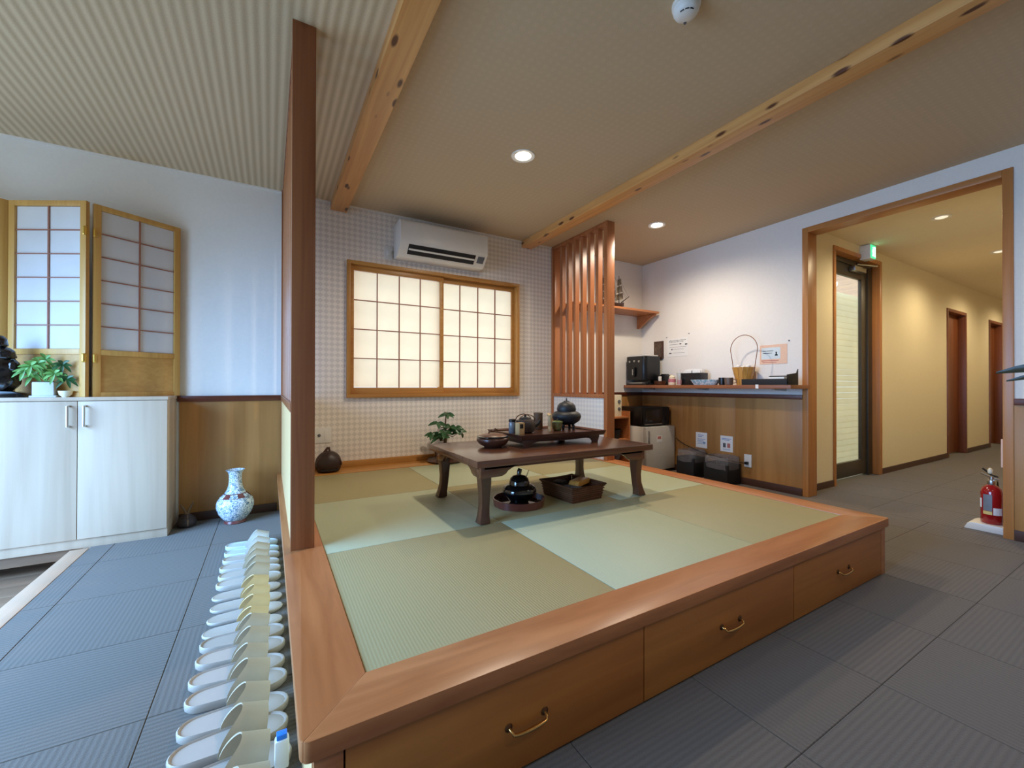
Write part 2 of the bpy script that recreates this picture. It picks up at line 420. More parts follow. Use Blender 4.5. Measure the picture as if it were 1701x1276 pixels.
def part(name, mb, m, parent, bev=0., smooth=0., world=True, label=None, kind=None, sub=None):
    """one mesh part of a thing; coordinates in the room (world=True) or in the thing's own frame"""
    if world: mb.moved(MATX[parent].inverted())
    o = link(name, mesh_of(mb, name, MT[m] if isinstance(m, str) else m, bev, smooth), sub or parent)
    if label: o['label'] = label
    if kind: o['kind'] = kind
    return o
def struct(name, mb, m, label=None, cat=None, bev=0., smooth=0.):
    o = link(name, mesh_of(mb, name, MT[m], bev, smooth)); o['kind'] = 'structure'
    if label: o['label'] = label
    if cat: o['category'] = cat
    MATX[o] = Matrix.Identity(4)
    return o
def solo(name, mb, m, label, cat, loc, rz=0., bev=0., smooth=0., group=None):
    """a thing that is one mesh, modelled round its own base point"""
    o = link(name, mesh_of(mb, name, MT[m], bev, smooth)); o.location = loc; o.rotation_euler = (0, 0, rz)
    o['label'] = label; o['category'] = cat
    if group: o['group'] = group
    MATX[o] = Matrix.Translation(loc) @ Matrix.Rotation(rz, 4, 'Z')
    return o
B = lambda *q: MB().box(*q)

# ------------------------------------------------------------------ room dimensions (metres)
YB, XR, ZC = 3.593, 3.9275, 2.4          # back wall, right wall, ceiling
YF, XL = -2.5, -2.6                      # wall behind the camera, entrance wall
RZ = .862                                # top of dado rail
ZG = -.12                                # sunken entrance floor
CY0, CY1 = .52, 1.86                     # corridor side walls
CZ = 2.35

# ------------------------------------------------------------------ floor
fl = MB()
fl.box(-.89, XR+.12, YF, YB+.12, -.10, -.006)
fl.box(XR+.12, 11.2, CY0-.1, CY1+.12, -.10, -.006)
floor = struct('floor', fl, 'carpet', 'grey carpet tiled floor of hall and corridor', 'floor')
T = .49; GX, GY = -.295, .058
tile_cache = {}
def tile(x0, x1, y0, y1, rot):
    w, d = round(x1-x0-.0015, 4), round(y1-y0-.0015, 4)
    if rot: w, d = d, w
    if (w, d) not in tile_cache:
        tile_cache[(w, d)] = mesh_of(B(-w/2, w/2, -d/2, d/2, -.006, 0), 'carpet_tile', MT['carpet'], .0015, segs=1)
    o = link('carpet_tile', tile_cache[(w, d)], floor, ((x0+x1)/2, (y0+y1)/2, 0))
    if rot: o.rotation_euler = (0, 0, PI/2)
def clip(i0, lo, hi): return max(i0, lo), min(i0+T, hi)
for i in range(-2, 13):
    for j in range(-2, 8):
        gx, gy = GX+T*i, GY+T*j
        if gx < XR-.02:
            x0, x1 = clip(gx, -.89, XR); y0, y1 = clip(gy, YF, YB)
        else: continue
        if x1-x0 < .02 or y1-y0 < .02: continue
        if x0 > .10 and x1 < 2.64 and y0 > .89: continue          # wholly under the platform
        odd = (i+j) % 2
        rib_y = odd if gx < .2 else (not odd)
        tile(x0, x1, y0, y1, 0 if rib_y else 1)
for i in range(0, 6):
    for j in range(3):
        x0 = XR+T*i; y0, y1 = clip(.395+T*j, CY0, CY1)
        if y1-y0 > .02: tile(x0, x0+T, y0, y1, (i+j) % 2)
eg = struct('floor_entrance', B(XL, -.97, YF, YB, ZG-.08, ZG-.012), 'base_dark', 'sunken entrance floor with grey brown planks', 'floor')
pl = {}
yy = YF
k = 0
while yy < YB-.01:
    d = min(.15, YB-yy)
    part('plank', B(XL, -.97, yy+.001, yy+d-.001, ZG-.012, ZG), 'plank', eg, .0015)
    yy += .15
struct('trim_step', B(-.97, -.89, YF, 3.285, ZG, .002), 'strip', 'beige wooden edge strip of the entrance step', 'step edge', .004)

# ------------------------------------------------------------------ ceiling and beams
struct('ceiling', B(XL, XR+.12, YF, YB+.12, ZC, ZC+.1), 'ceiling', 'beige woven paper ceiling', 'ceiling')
struct('trim_1', B(.415, .535, YF, YB, 2.335, ZC), 'pine', 'knotty pine ceiling beam beside the red-brown pillar', 'beam', .003)
struct('trim_2', B(2.20, 2.315, YF, YB, 2.335, ZC), 'pine', 'knotty pine ceiling beam ending above the slatted screen', 'beam', .003)

# ------------------------------------------------------------------ walls
WX0, WX1, WZ0, WZ1 = .536, 2.161, .836, 1.953
wb = MB()
for q in ((.12, WX0, 0, ZC), (WX1, 2.615, 0, ZC), (WX0, WX1, 0, WZ0), (WX0, WX1, WZ1, ZC)):
    wb.box(q[0], q[1], YB, YB+.12, q[2], q[3])
struct('wall_back', wb, 'diamond', 'diamond patterned wallpaper wall behind the tatami', 'wall')
struct('wall_back_entrance', B(XL, .12, YB, YB+.12, ZG, ZC), 'wall', 'plain white wall behind the shoe cabinet', 'wall')
struct('wall_back_kitchenette', B(2.615, XR+.12, YB, YB+.12, 0, ZC), 'wall', 'white wall section behind the wall shelf', 'wall')
OY0, OY1, OZ = .70, 1.775, 2.232         # clear opening to the corridor
wr = MB()
wr.box(XR, XR+.12, OY1+.045, YB+.12, 0, ZC); wr.box(XR, XR+.12, YF, OY0-.045, 0, ZC); wr.box(XR, XR+.12, OY0-.045, OY1+.045, OZ+.04, ZC)
struct('wall_right', wr, 'wall', 'white wall with the corridor opening', 'wall')
# entrance wall with its door opening, wall behind the camera with its window (both outside the view)
wl = MB()
wl.box(XL-.12, XL, YF, .3, ZG, ZC); wl.box(XL-.12, XL, 2.8, YB+.12, ZG, ZC); wl.box(XL-.12, XL, .3, 2.8, 2.15, ZC)
struct('wall_left', wl, 'wall', 'white entrance wall', 'wall')
wf = MB()
wf.box(XL, XR+.12, YF-.12, YF, ZG, ZC)
struct('wall_front', wf, 'wall', 'white wall opposite the tatami', 'wall')
# thin white cove where back wall meets ceiling
struct('trim_cove', B(XL, XR, YB-.008, YB, ZC-.012, ZC), 'wall', 'thin white cove strip along back wall', 'trim')

# dado panels and rails
def dado(name, boxes, m='wainscot', label=None):
    mb = MB()
    for q in boxes: mb.box(*q)
    return struct(name, mb, m, label, 'wainscot')
def veneer(name, axis, c0, c1, fixed, thick, z0, z1, width, label):
    """dado of single veneer sheets, butted with fine joints"""
    base = None
    n = max(1, round(abs(c1-c0)/width)); w = (c1-c0)/n
    mb = MB()
    back = (c0, c1, fixed-thick*.5, fixed, z0, z1) if axis == 'x' else (fixed-thick*.5, fixed, c0, c1, z0, z1)
    mb.box(*back)
    base = struct(name, mb, 'wainscot', label, 'wainscot')
    for i in range(n):
        q0, q1 = c0+w*i+.0006, c0+w*(i+1)-.0006
        bx = (q0, q1, fixed-thick, fixed-thick*.5, z0, z1) if axis == 'x' else (fixed-thick, fixed-thick*.5, q0, q1, z0, z1)
        part('panel', B(*bx), 'wainscot', base, .0006)
    return base
veneer('wall_back_dado', 'x', -.53, .075, YB, .012, 0, .822, .61, 'golden wood dado panel behind the blue and white vase')
veneer('wall_right_dado', 'y', OY1+.045, YB, XR, .012, 0, .822, .6, 'golden wood dado panels below the coffee counter')
veneer('wall_back_kitchenette_dado', 'x', 2.69, XR-.012, YB, .012, 0, .822, .62, 'golden wood dado panels behind the small fridge')
veneer('wall_right_near_dado', 'y', YF, OY0-.045, XR, .012, 0, .822, .6, 'golden wood dado panels right of the corridor opening')
struct('trim_rail_back', B(-.54, .074, YB-.022, YB, .822, RZ), 'rail', 'dark dado rail on the entrance back wall', 'rail', .003)
struct('trim_rail_kitchenette', B(2.665, XR-.022, YB-.022, YB, .822, RZ), 'rail', 'dark dado rail behind the fridge', 'rail', .003)
struct('trim_rail_right', B(XR-.022, XR, OY1+.045, YB, .822, RZ), 'rail', 'dark dado rail below the counter', 'rail', .003)
struct('trim_rail_right_near', B(XR-.022, XR, YF, OY0-.045, .822, RZ), 'rail', 'dark dado rail right of the corridor opening', 'rail', .003)
struct('baseboard_right', B(XR-.02, XR-.012, OY1+.045, 3.55, 0, .065), 'base_dark', 'dark skirting under the golden dado', 'baseboard', .002)
struct('baseboard_right_near', B(XR-.02, XR-.012, YF, OY0-.045, 0, .065), 'base_dark', 'dark skirting beside the fire extinguisher', 'baseboard', .002)
struct('baseboard_back', B(-.53, .05, YB-.02, YB-.012, 0, .06), 'base_dark', 'dark skirting behind the vase', 'baseboard', .002)
struct('baseboard_tatami', B(.16, 2.57, YB-.012, YB, .275, .325), 'gold_wood', 'pale wooden skirting behind the tatami', 'baseboard', .002)

# opening trim
tr = MB()
tr.box(XR-.014, XR+.134, OY1, OY1+.045, 0, OZ+.045); tr.box(XR-.014, XR+.134, OY0-.045, OY0, 0, OZ+.045)
struct('trim_opening_jamb', tr, 'trim_wood', 'orange wooden jambs of the corridor opening', 'door frame', .003)
struct('trim_opening_head', B(XR-.014, XR+.134, OY0, OY1, OZ, OZ+.045), 'trim_wood_y', 'orange wooden head of the corridor opening', 'door frame', .003)

# ------------------------------------------------------------------ corridor
X2 = XR+.12
DX0, DX1, DZ = 4.60, 5.42, 2.20          # glazed door reveal
wc = MB()
cuts = [(DX0-.04, DX1+.21, DZ+.06), (7.70, 8.50, 1.97), (9.62, 10.35, 1.97)]
x = X2
for c0, c1, zt in cuts:
    wc.box(x, c0, CY1, CY1+.12, 0, CZ); wc.box(c0, c1, CY1, CY1+.12, zt, CZ); x = c1
wc.box(x, 11.2, CY1, CY1+.12, 0, CZ)
struct('wall_corridor', wc, 'wall_warm', 'cream corridor wall with the glazed door', 'wall')
struct('wall_corridor_near', B(X2, 11.2, CY0-.12, CY0, 0, CZ), 'wall_warm', 'cream corridor wall on the near side', 'wall')
struct('wall_corridor_end', B(11.2, 11.3, CY0-.12, CY1+.12, 0, CZ), 'wall_warm', 'cream wall at the corridor end', 'wall')
struct('ceiling_corridor', B(X2, 11.3, CY0-.12, CY1+.12, CZ, CZ+.1), 'corridor_ceiling', 'cream corridor ceiling', 'ceiling')
bc = MB(); x = X2
for c0, c1, zt in cuts: bc.box(x, c0-.0, CY1-.01, CY1, 0, .06); x = c1
bc.box(x, 11.2, CY1-.01, CY1, 0, .06)
struct('baseboard_corridor', bc, 'base_dark', 'dark skirting along the corridor', 'baseboard')
# glazed exit door
d1 = struct('door_1', MB().box(DX0-.04, DX0, CY1-.012, CY1+.12, 0, DZ+.06).box(DX1+.16, DX1+.21, CY1-.012, CY1+.12, 0, DZ+.06).box(DX0, DX1+.16, CY1-.012, CY1+.12, DZ+.02, DZ+.06),
            'trim_wood', 'glazed exit door in dark metal frame with orange wood casing', 'door', .002)
part('metal_jamb', MB().box(DX1+.06, DX1+.16, CY1+.055, CY1+.11, 0, DZ+.02).box(DX0, DX0+.03, CY1+.06, CY1+.11, 0, DZ+.02), 'aluminium', d1, .002)
part('transom', B(DX0+.03, DX1+.06, CY1+.06, CY1+.11, DZ-.03, DZ+.02), 'aluminium', d1, .002)
part('door_stile', B(DX0+.03, DX0+.07, CY1+.07, CY1+.10, .02, DZ-.03), 'aluminium', d1, .002)
part('door_stile', B(DX1-.06, DX1+.058, CY1+.07, CY1+.10, .02, DZ-.03), 'aluminium', d1, .002)
part('door_rail', B(DX0+.07, DX1-.06, CY1+.07, CY1+.10, DZ-.15, DZ-.03), 'aluminium', d1, .002)
part('door_rail', B(DX0+.07, DX1-.06, CY1+.07, CY1+.10, .02, .17), 'aluminium', d1, .002)
part('glass_pane', B(DX0+.07, DX1-.06, CY1+.083, CY1+.087, .17, DZ-.15), 'glass', d1)
cl = part('door_closer', B(DX1-.36, DX1-.10, CY1+.01, CY1+.069, DZ-.10, DZ-.05), 'steel', d1, .008, label='silver door closer')
part('closer_arm', MB().tube([(DX1-.14, CY1+.035, DZ-.045), (DX1-.02, CY1-.05, DZ-.03), (DX1-.22, CY1+.05, DZ-.012)], .009, 6), 'steel', d1, 0, .8, sub=cl)
# outside the exit door: slatted fence and wooden soffit
fn = thing('garden_fence', 'pale translucent slat fence seen through the glazed exit door', 'fence', (5.6, 2.47, -.05))
for xx in (4.2, 5.6, 7.2, 8.8, 10.4, 12., 13.6): part('fence_post', B(xx-.03, xx+.03, 2.485, 2.53, -.05, 2.12), 'fence', fn, .003)
z = -.04
while z < 2.10:
    part('slat', B(4.1, 14.0, 2.455, 2.48, z, z+.072), 'fence', fn, .003); z += .0745
struct('trim_soffit', B(4.06, 14.0, 3.45, 5.2, 3.1, 3.16), 'pine', 'wooden carport roof boards beyond the fence', 'soffit')
struct('floor_outside', B(4.06, 9.0, CY1+.12, 4.4, -.12, -.05), 'paving', 'pale paving outside the exit door', 'paving')
# dark doors further down the corridor
for n_, (c0, c1) in enumerate(((7.70, 8.50), (9.62, 10.35))):
    w_ = 'nearer dark wooden corridor door' if n_ == 0 else 'farther dark wooden corridor door'
    dd = struct('door_%d' % (n_+2), MB().box(c0, c0+.04, CY1-.012, CY1+.12, 0, 1.97).box(c1-.04, c1, CY1-.012, CY1+.12, 0, 1.97).box(c0+.04, c1-.04, CY1-.012, CY1+.12, 1.93, 1.97), 'door_brown', w_+' set back in its frame', 'door', .002)
    part('door_leaf', B(c0+.042, c1-.042, CY1+.07, CY1+.105, .01, 1.928), 'door_brown', dd, .003)
    part('door_handle', MB().tube([(c0+.10, CY1+.07, .98), (c0+.10, CY1+.03, .98), (c0+.19, CY1+.03, .98)], .009, 6), 'steel', dd, 0, .8)

# ------------------------------------------------------------------ shoji window
w1 = struct('window_1', MB().box(WX0, WX1, YB-.03, YB+.12, WZ1-.028, WZ1).box(WX0, WX1, YB-.03, YB+.12, WZ0, WZ0+.028), 'gold_wood', 'golden wooden shoji window with two sliding paper sashes', 'window', .002)
part('window_jamb', B(WX0, WX0+.028, YB-.03, YB+.12, WZ0+.028, WZ1-.028), 'gold_wood_z', w1, .002)
part('window_jamb', B(WX1-.028, WX1, YB-.03, YB+.12, WZ0+.028, WZ1-.028), 'gold_wood_z', w1, .002)
def sash(x0, x1, y0):
    z0, z1 = WZ0+.028, WZ1-.028
    s_ = part('sash_frame', MB().box(x0, x1, y0, y0+.028, z0, z0+.055).box(x0, x1, y0, y0+.028, z1-.045, z1).box(x0, x0+.03, y0, y0+.028, z0+.055, z1-.045).box(x1-.03, x1, y0, y0+.028, z0+.055, z1-.045), 'gold_wood', w1, .001)
    a0, a1, b0, b1 = x0+.03, x1-.03, z0+.055, z1-.045
    pw, ph = (a1-a0)/4, (b1-b0)/4
    pane = mesh_of(B(-pw/2+.002, pw/2-.002, -.0006, .0006, -ph/2+.002, ph/2-.002), 'pane', MT['shoji_paper'])
    vb = mesh_of(B(-.004, .004, -.006, .006, 0, b1-b0), 'lattice_bar', MT['thin_bar'])
    hb = mesh_of(B(0, a1-a0, -.005, .005, -.004, .004), 'lattice_bar', MT['thin_bar'])
    for i in range(4):
        for j in range(4):
            link('pane', pane, s_, (a0+pw*(i+.5), y0+.018, b0+ph*(j+.5)))
    for i in range(1, 4):
        link('lattice_bar', vb, s_, (a0+pw*i, y0+.009, b0)); link('lattice_bar', hb, s_, (a0, y0+.009, b0+ph*i))
xm = (WX0+WX1)/2
sash(WX0+.028, xm+.02, YB+.0)
sash(xm-.02, WX1-.028, YB+.032)

# ------------------------------------------------------------------ tatami platform
PX0, PX1, PY0, ZP = .05, 2.69, .856, .275
IX0, IX1, IY0, IY1 = .193, 2.543, 1.0, 3.35
tp = thing('tatami_platform', 'raised tatami platform edged in red-brown wood with three front drawers', 'platform', (PX0, PY0, 0))
def arc(cx, cy, rad, t0, t1, n=5): return [(cx+rad*math.cos(t0+(t1-t0)*k/n), cy+rad*math.sin(t0+(t1-t0)*k/n)) for k in range(n+1)]
TB = .234
part('frame_board', MB().prism(arc(PX0+.02, PY0+.02, .02, PI*1.25, PI*1.5)+arc(PX1-.012, PY0+.012, .012, PI*1.5, PI*1.75)+[(IX1, IY0), (IX0, IY0)], 'z', TB, ZP), 'frame_wood', tp, .004)
part('frame_board', MB().prism(list(reversed(arc(PX0+.02, PY0+.02, .02, PI, PI*1.25)))+[(PX0, YB), (IX0, IY1), (IX0, IY0)], 'z', TB, ZP), 'frame_wood_y', tp, .004)
part('frame_board', MB().prism(arc(PX1-.012, PY0+.012, .012, PI*1.75, PI*2)+[(PX1, YB), (IX1, IY1), (IX1, IY0)], 'z', TB, ZP), 'frame_wood_y', tp, .004)
part('frame_board', MB().prism([(PX0, YB), (IX0, IY1), (IX1, IY1), (PX1, YB)], 'z', TB, ZP), 'gold_wood', tp, .002)
part('side_panel', B(PX0+.022, PX0+.042, .885, YB, 0, TB), 'light_veneer', tp, .001)
part('side_panel', B(PX1-.042, PX1-.022, .885, YB, 0, TB), 'drawer_wood', tp, .001)
part('corner_post', B(PX0+.024, .127, .866, .885, 0, TB), 'frame_wood', tp, .002)
part('corner_post', B(2.622, PX1-.022, .866, .885, 0, TB), 'frame_wood', tp, .002)
part('base', B(.10, 2.64, .89, IY1, .0, .22), 'base_dark', tp)
edges = [.129, .955, 1.796, 2.620]
for i in range(3):
    x0, x1 = edges[i]+.0015, edges[i+1]-.0015
    dr = part('drawer', B(x0, x1, .866, .885, .006, TB-.003), 'drawer_wood', tp, .0015)
    cx = (.548, 1.380, 2.218)[i]; zc = .112
    pts = [(cx-.052, .865, zc+.006), (cx-.050, .853, zc+.003)]+[(cx+.05*math.sin(t), .849, zc-.008*math.cos(t)) for t in [(-1+2*k/10)*1.25 for k in range(11)]]+[(cx+.050, .853, zc+.003), (cx+.052, .865, zc+.006)]
    hd = part('pull_handle', MB().tube(pts, [.0035, .0035]+[.0035+.0014*math.cos((-1+2*k/10)*1.5) for k in range(11)]+[.0035, .0035], 8), 'brass', tp, 0, .9, sub=dr, label='curved brass pull')
    for sg in (-1, 1):
        ro = MB()
        for q in range(4):
            t = q*PI/2+.78
            ro.lathe([(.0, -.0), (.006, .0005), (.005, .003), (.001, .004)], (0, 0, 0), 8).v
        ro = MB().lathe([(.001, 0), (.011, .0005), (.009, .003), (.004, .005), (.0005, .0055)], (0, 0, 0), 10)
        ro.moved(Matrix.Translation((cx+sg*.052, .866, zc+.006)) @ Matrix.Rotation(PI/2, 4, 'X'))
        part('rosette', ro, 'old_brass', tp, 0, .8, sub=dr)
tw, td = (IX1-IX0)/3, (IY1-IY0)/3
tme = [mesh_of(B(-tw/2+.001, tw/2-.001, -td/2+.001, td/2-.001, -.03, 0), 'tatami_mat', MT[k_], .003) for k_ in ('tatami_a', 'tatami_b')]
for i in range(3):
    for j in range(3):
        o = link('tatami_mat', tme[(i+j) % 2], tp, (IX0+tw*(i+.5)-PX0, IY0+td*(j+.5)-PY0, ZP-.003))
        if (i+j) % 2: o.rotation_euler = (0, 0, PI/2)

# ------------------------------------------------------------------ slatted partitions
QX0, QX1, QY = .074, .160, 1.872
pt = thing('slatted_partition', 'tall red-brown pillar with slatted partition standing on platform by the slippers', 'partition', ((QX0+QX1)/2, QY, ZP))
part('pillar', B(QX0, QX1, QY, QY+.045, ZP, ZC), 'post_wood', pt, .002)
part('wall_post', B(QX0, QX1, YB-.03, YB, ZP, ZC), 'post_wood', pt, .002)
part('top_rail', B(QX0+.004, QX1-.004, QY+.045, YB-.03, ZC-.03, ZC), 'post_wood', pt, .001)
part('middle_rail', B(QX0-.002, QX1+.002, QY+.045, YB-.03, .825, .862), 'post_wood', pt, .002)
part('lower_panel', B(QX0+.004, QX0+.02, QY+.045, YB-.03, ZP, .825), 'light_veneer', pt, label='pale wood lower panel')
part('lower_panel', B(QX1-.02, QX1-.004, QY+.045, YB-.03, ZP, .825), 'diamond_x', pt, label='diamond papered lower panel')
n = 14
sl = mesh_of(B(-.036, .036, -.016, .016, .862-ZP, ZC-.03-ZP), 'slat', MT['slat_wood'], .0015, segs=1)
for i in range(n):
    y = QY+.045+(YB-.03-QY-.045)*(i+1)/(n+1)
    link('slat', sl, pt, (0, y-QY, 0))
SX0, SX1, SY = 2.570, 2.660, 2.752
sc_ = thing('slatted_screen', 'short red-brown slatted screen at the back corner with papered lower panel', 'partition', ((SX0+SX1)/2, SY, ZP))
part('end_post', B(SX0, SX1, SY, SY+.042, ZP, ZC), 'slat_wood', sc_, .002)
part('wall_post', B(SX0, SX1, YB-.03, YB, ZP, ZC), 'slat_wood', sc_, .002)
part('top_rail', B(SX0+.004, SX1-.004, SY+.042, YB-.03, ZC-.03, ZC), 'slat_wood', sc_, .001)
part('middle_rail', B(SX0, SX1, SY+.042, YB-.03, .825, .858), 'slat_wood', sc_, .002)
part('bottom_panel', B(SX0+.012, SX1-.012, SY+.042, YB-.03, ZP, .825), 'diamond_x', sc_, label='white diamond papered lower panel')
n = 6
sl = mesh_of(B(-.026, .026, -.017, .017, .858-ZP, ZC-.03-ZP), 'slat', MT['slat_wood'], .0015, segs=1)
for i in range(n):
    y = SY+.042+(YB-.03-SY-.042)*(i+1)/(n+1)
    link('slat', sl, sc_, (0, y-SY, 0))

# ------------------------------------------------------------------ lamps, detector, exit sign
def downlight(x, y, z, power, label, on='lamp', r_=.062, spot=True, group=None, color=(1, .86, .68)):
    t = thing('downlight', label, 'ceiling light', (x, y, z), group=group)
    part('trim_ring', MB().lathe([(r_-.008, 0), (r_-.008, -.003), (r_+.012, -.005), (r_+.014, 0)], (0, 0, 0), 28, cap=False), 'white_plastic', t, 0, .6, world=False)
    part('reflector', MB().lathe([(r_-.008, -.0005), (r_*.8, -.002)], (0, 0, 0), 28, cap=False), 'white_plastic', t, 0, 1.2, world=False)
    part('bulb', MB().lathe([(.001, -.010), (r_*.5, -.008), (r_*.8, -.002)], (0, 0, 0), 24, cap=False), on, t, 0, 1.2, world=False)
    if power:
        l = bpy.data.lights.new('downlight_beam', 'SPOT' if spot else 'POINT'); l.energy = power; l.color = color
        l.shadow_soft_size = .05
        if spot: l.spot_size = math.radians(166); l.spot_blend = .7
        o = bpy.data.objects.new('downlight_beam', l); COL.objects.link(o); o.parent = t; o.location = (0, 0, -.03)
    return t
downlight(1.391, 2.254, ZC, 66, 'lit recessed downlight between the two pine ceiling beams')
downlight(3.041, 2.610, ZC, 66, 'lit recessed downlight over the kitchenette corner')
# unseen downlights added behind the camera to supply light to the hall
downlight(3.0, -.15, ZC, 20, 'added unseen downlight in the ceiling before the corridor opening')
downlight(1.2, -.55, ZC, 24, 'added unseen downlight above the middle of the hall')
for x_, y_, pw_ in ((4.85, 1.2, 46), (6.6, 1.2, 38), (8.3, 1.2, 34), (10.0, 1.2, 34)):
    downlight(x_, y_, CZ, pw_, {4.85: 'nearest round downlight in the corridor ceiling', 6.6: 'second round downlight along the corridor ceiling', 8.3: 'third round downlight along the corridor ceiling', 10.0: 'last round downlight at the corridor end'}[x_], on='lamp_off', r_=.05, color=(1, .82, .50), group='corridor downlights')
t = thing('smoke_detector', 'white round smoke detector on the ceiling', 'smoke detector', (1.375, 1.04, ZC))
part('base_plate', MB().lathe([(.052, 0), (.052, -.012), (.048, -.014)], (0, 0, 0), 28), 'white_plastic', t, 0, .6, world=False)
hd = part('dome', MB().lathe([(.046, -.014), (.047, -.030), (.040, -.042), (.020, -.050), (.001, -.051)], (0, 0, 0), 28), 'white_plastic', t, 0, .7, world=False)
sl_ = MB()
for k0 in range(3):
    t0 = PI*1.0+k0*.55
    sl_.tube([(.034*math.cos(t0+q*.08), .034*math.sin(t0+q*.08), -.0455) for q in range(6)], .0022, 5)
part('vent_slot', sl_, 'matte_dark', t, 0, .8, world=False, sub=hd)
part('test_button', MB().lathe([(.006, -.046), (.005, -.050)], (.022, .022, 0), 10), 'ink', t, 0, .6, world=False, sub=hd)
t = thing('exit_sign', 'small green and white emergency exit sign above the glazed door', 'exit sign', (5.19, 1.82, 2.205))
part('housing', B(5.13, 5.25, 1.775, CY1, 2.205, 2.345), 'white_plastic', t, .004)
fc = part('face', B(5.135, 5.245, 1.771, 1.775, 2.21, 2.34), 'exit_green', t)
man = MB()
man.lathe([(.001, 0), (.011, .001), (.011, .002), (.001, .003)], (0, 0, 0), 12)
man.moved(Matrix.Translation((5.155, 1.731, 2.314)) @ Matrix.Rotation(PI/2, 4, 'X'))
for p_ in ([(5.155, 2.300), (5.170, 2.262)], [(5.157, 2.296), (5.135, 2.280), (5.142, 2.262)], [(5.157, 2.296), (5.185, 2.288), (5.197, 2.298)], [(5.170, 2.262), (5.150, 2.242), (5.132, 2.222)], [(5.170, 2.262), (5.188, 2.246), (5.180, 2.222)]):
    man.tube([(q[0], 1.730, q[1]) for q in p_], .006, 6)
sgn = Matrix.Translation((5.19, .04, 2.275)) @ Matrix.Diagonal((.52, 1, .9, 1)) @ Matrix.Translation((-5.18, 0, -2.2725))
man.moved(sgn)
part('running_figure', man, 'exit_white', t, 0, .8, sub=fc)
part('doorway_mark', MB().box(5.21, 5.218, 1.728, 1.731, 2.215, 2.325).box(5.262, 5.27, 1.728, 1.731, 2.215, 2.325).box(5.21, 5.27, 1.728, 1.731, 2.318, 2.326).moved(sgn), 'exit_white', t, sub=fc)

# ------------------------------------------------------------------ air conditioner
ac = thing('air_conditioner', 'white split air conditioner above the shoji window', 'air conditioner', (1.307, YB, 2.01))
AX0, AX1 = .912, 1.703
prof = [(YB, 2.300), (3.400, 2.300), (3.378, 2.292), (3.368, 2.275), (3.360, 2.125), (3.366, 2.108), (3.452, 2.022), (3.475, 2.012), (YB, 2.012)]
part('body', MB().prism(prof, 'x', AX0, AX1), 'ac_plastic', ac, .005)
e0, e1 = Vector((3.366, 2.108)), Vector((3.452, 2.022)); dv = (e1-e0); nv = Vector((-.7, -.7))
def slot(t0, t1, x0, x1, out, name, m):
    p0, p1 = e0+dv*t0, e0+dv*t1; o_ = nv*out
    return part(name, MB().prism([(p0.x, p0.y), (p1.x, p1.y), (p1.x+o_.x, p1.y+o_.y), (p0.x+o_.x, p0.y+o_.y)], 'x', x0, x1), m, ac, .001)
slot(.10, .86, .985, 1.590, .003, 'air_outlet', 'matte_dark')
slot(.40, .52, .990, 1.585, .009, 'louver', 'white_plastic')
slot(.15, .7, 1.615, 1.680, .002, 'display_window', 'ink')
t = thing('wall_socket', 'white wall socket with plug left of the air conditioner', 'socket', (.87, YB, 2.06))
part('plate', B(.838, .902, YB-.008, YB, 2.005, 2.115), 'white_plastic', t, .003)
part('plug', B(.856, .884, YB-.034, YB-.008, 2.04, 2.068), 'white_plastic', t, .003)
part('cord', MB().tube([(.878, YB-.03, 2.06), (.890, YB-.03, 2.085), (.911, YB-.02, 2.09)], .003, 6), 'white_plastic', t, 0, .8)
t = thing('wall_socket', 'cream double socket plate low on the diamond wallpaper behind the pillar', 'socket', (.362, YB, .48))
part('plate', B(.30, .425, YB-.008, YB, .482, .602), 'white_plastic', t, .003)
part('antenna_jack', MB().lathe([(.012, 0), (.010, .006), (.004, .008)], (0, 0, 0), 12).moved(Matrix.Translation((.337, YB-.008, .542)) @ Matrix.Rotation(PI/2, 4, 'X')), 'ink', t, 0, .6)
part('socket_face', B(.372, .402, YB-.011, YB-.008, .502, .582), 'white_plastic', t, .001)

# ------------------------------------------------------------------ low table
TX0, TX1, TY0, TY1, TZ = .832, 2.005, 1.748, 2.425, .583
tb = thing('low_table', 'dark red-brown low wooden table with curved bracket legs on the tatami', 'table', ((TX0+TX1)/2, (TY0+TY1)/2, ZP))
part('table_top', B(TX0, TX1, TY0, TY1, TZ-.034, TZ), 'table', tb, .004)
def ogee(L_):   # bracket outline hanging below the top: (along, z)
    zt = TZ-.034
    return [(0, zt), (L_, zt), (L_-.006, zt-.012), (L_-.030, zt-.022), (L_-.05, zt-.032), (L_-.062, zt-.046), (L_-.085, zt-.056), (0, zt-.058)]
AI = .035
part('apron', MB().box(TX0+AI+.02, TX1-AI-.02, TY0+AI, TY0+AI+.018, TZ-.050, TZ-.034), 'table', tb)
part('apron', MB().box(TX0+AI+.02, TX1-AI-.02, TY1-AI-.018, TY1-AI, TZ-.050, TZ-.034), 'table', tb)
part('apron', MB().box(TX0+AI, TX0+AI+.018, TY0+AI+.02, TY1-AI-.02, TZ-.050, TZ-.034), 'table', tb)
part('apron', MB().box(TX1-AI-.018, TX1-AI, TY0+AI+.02, TY1-AI-.02, TZ-.050, TZ-.034), 'table', tb)
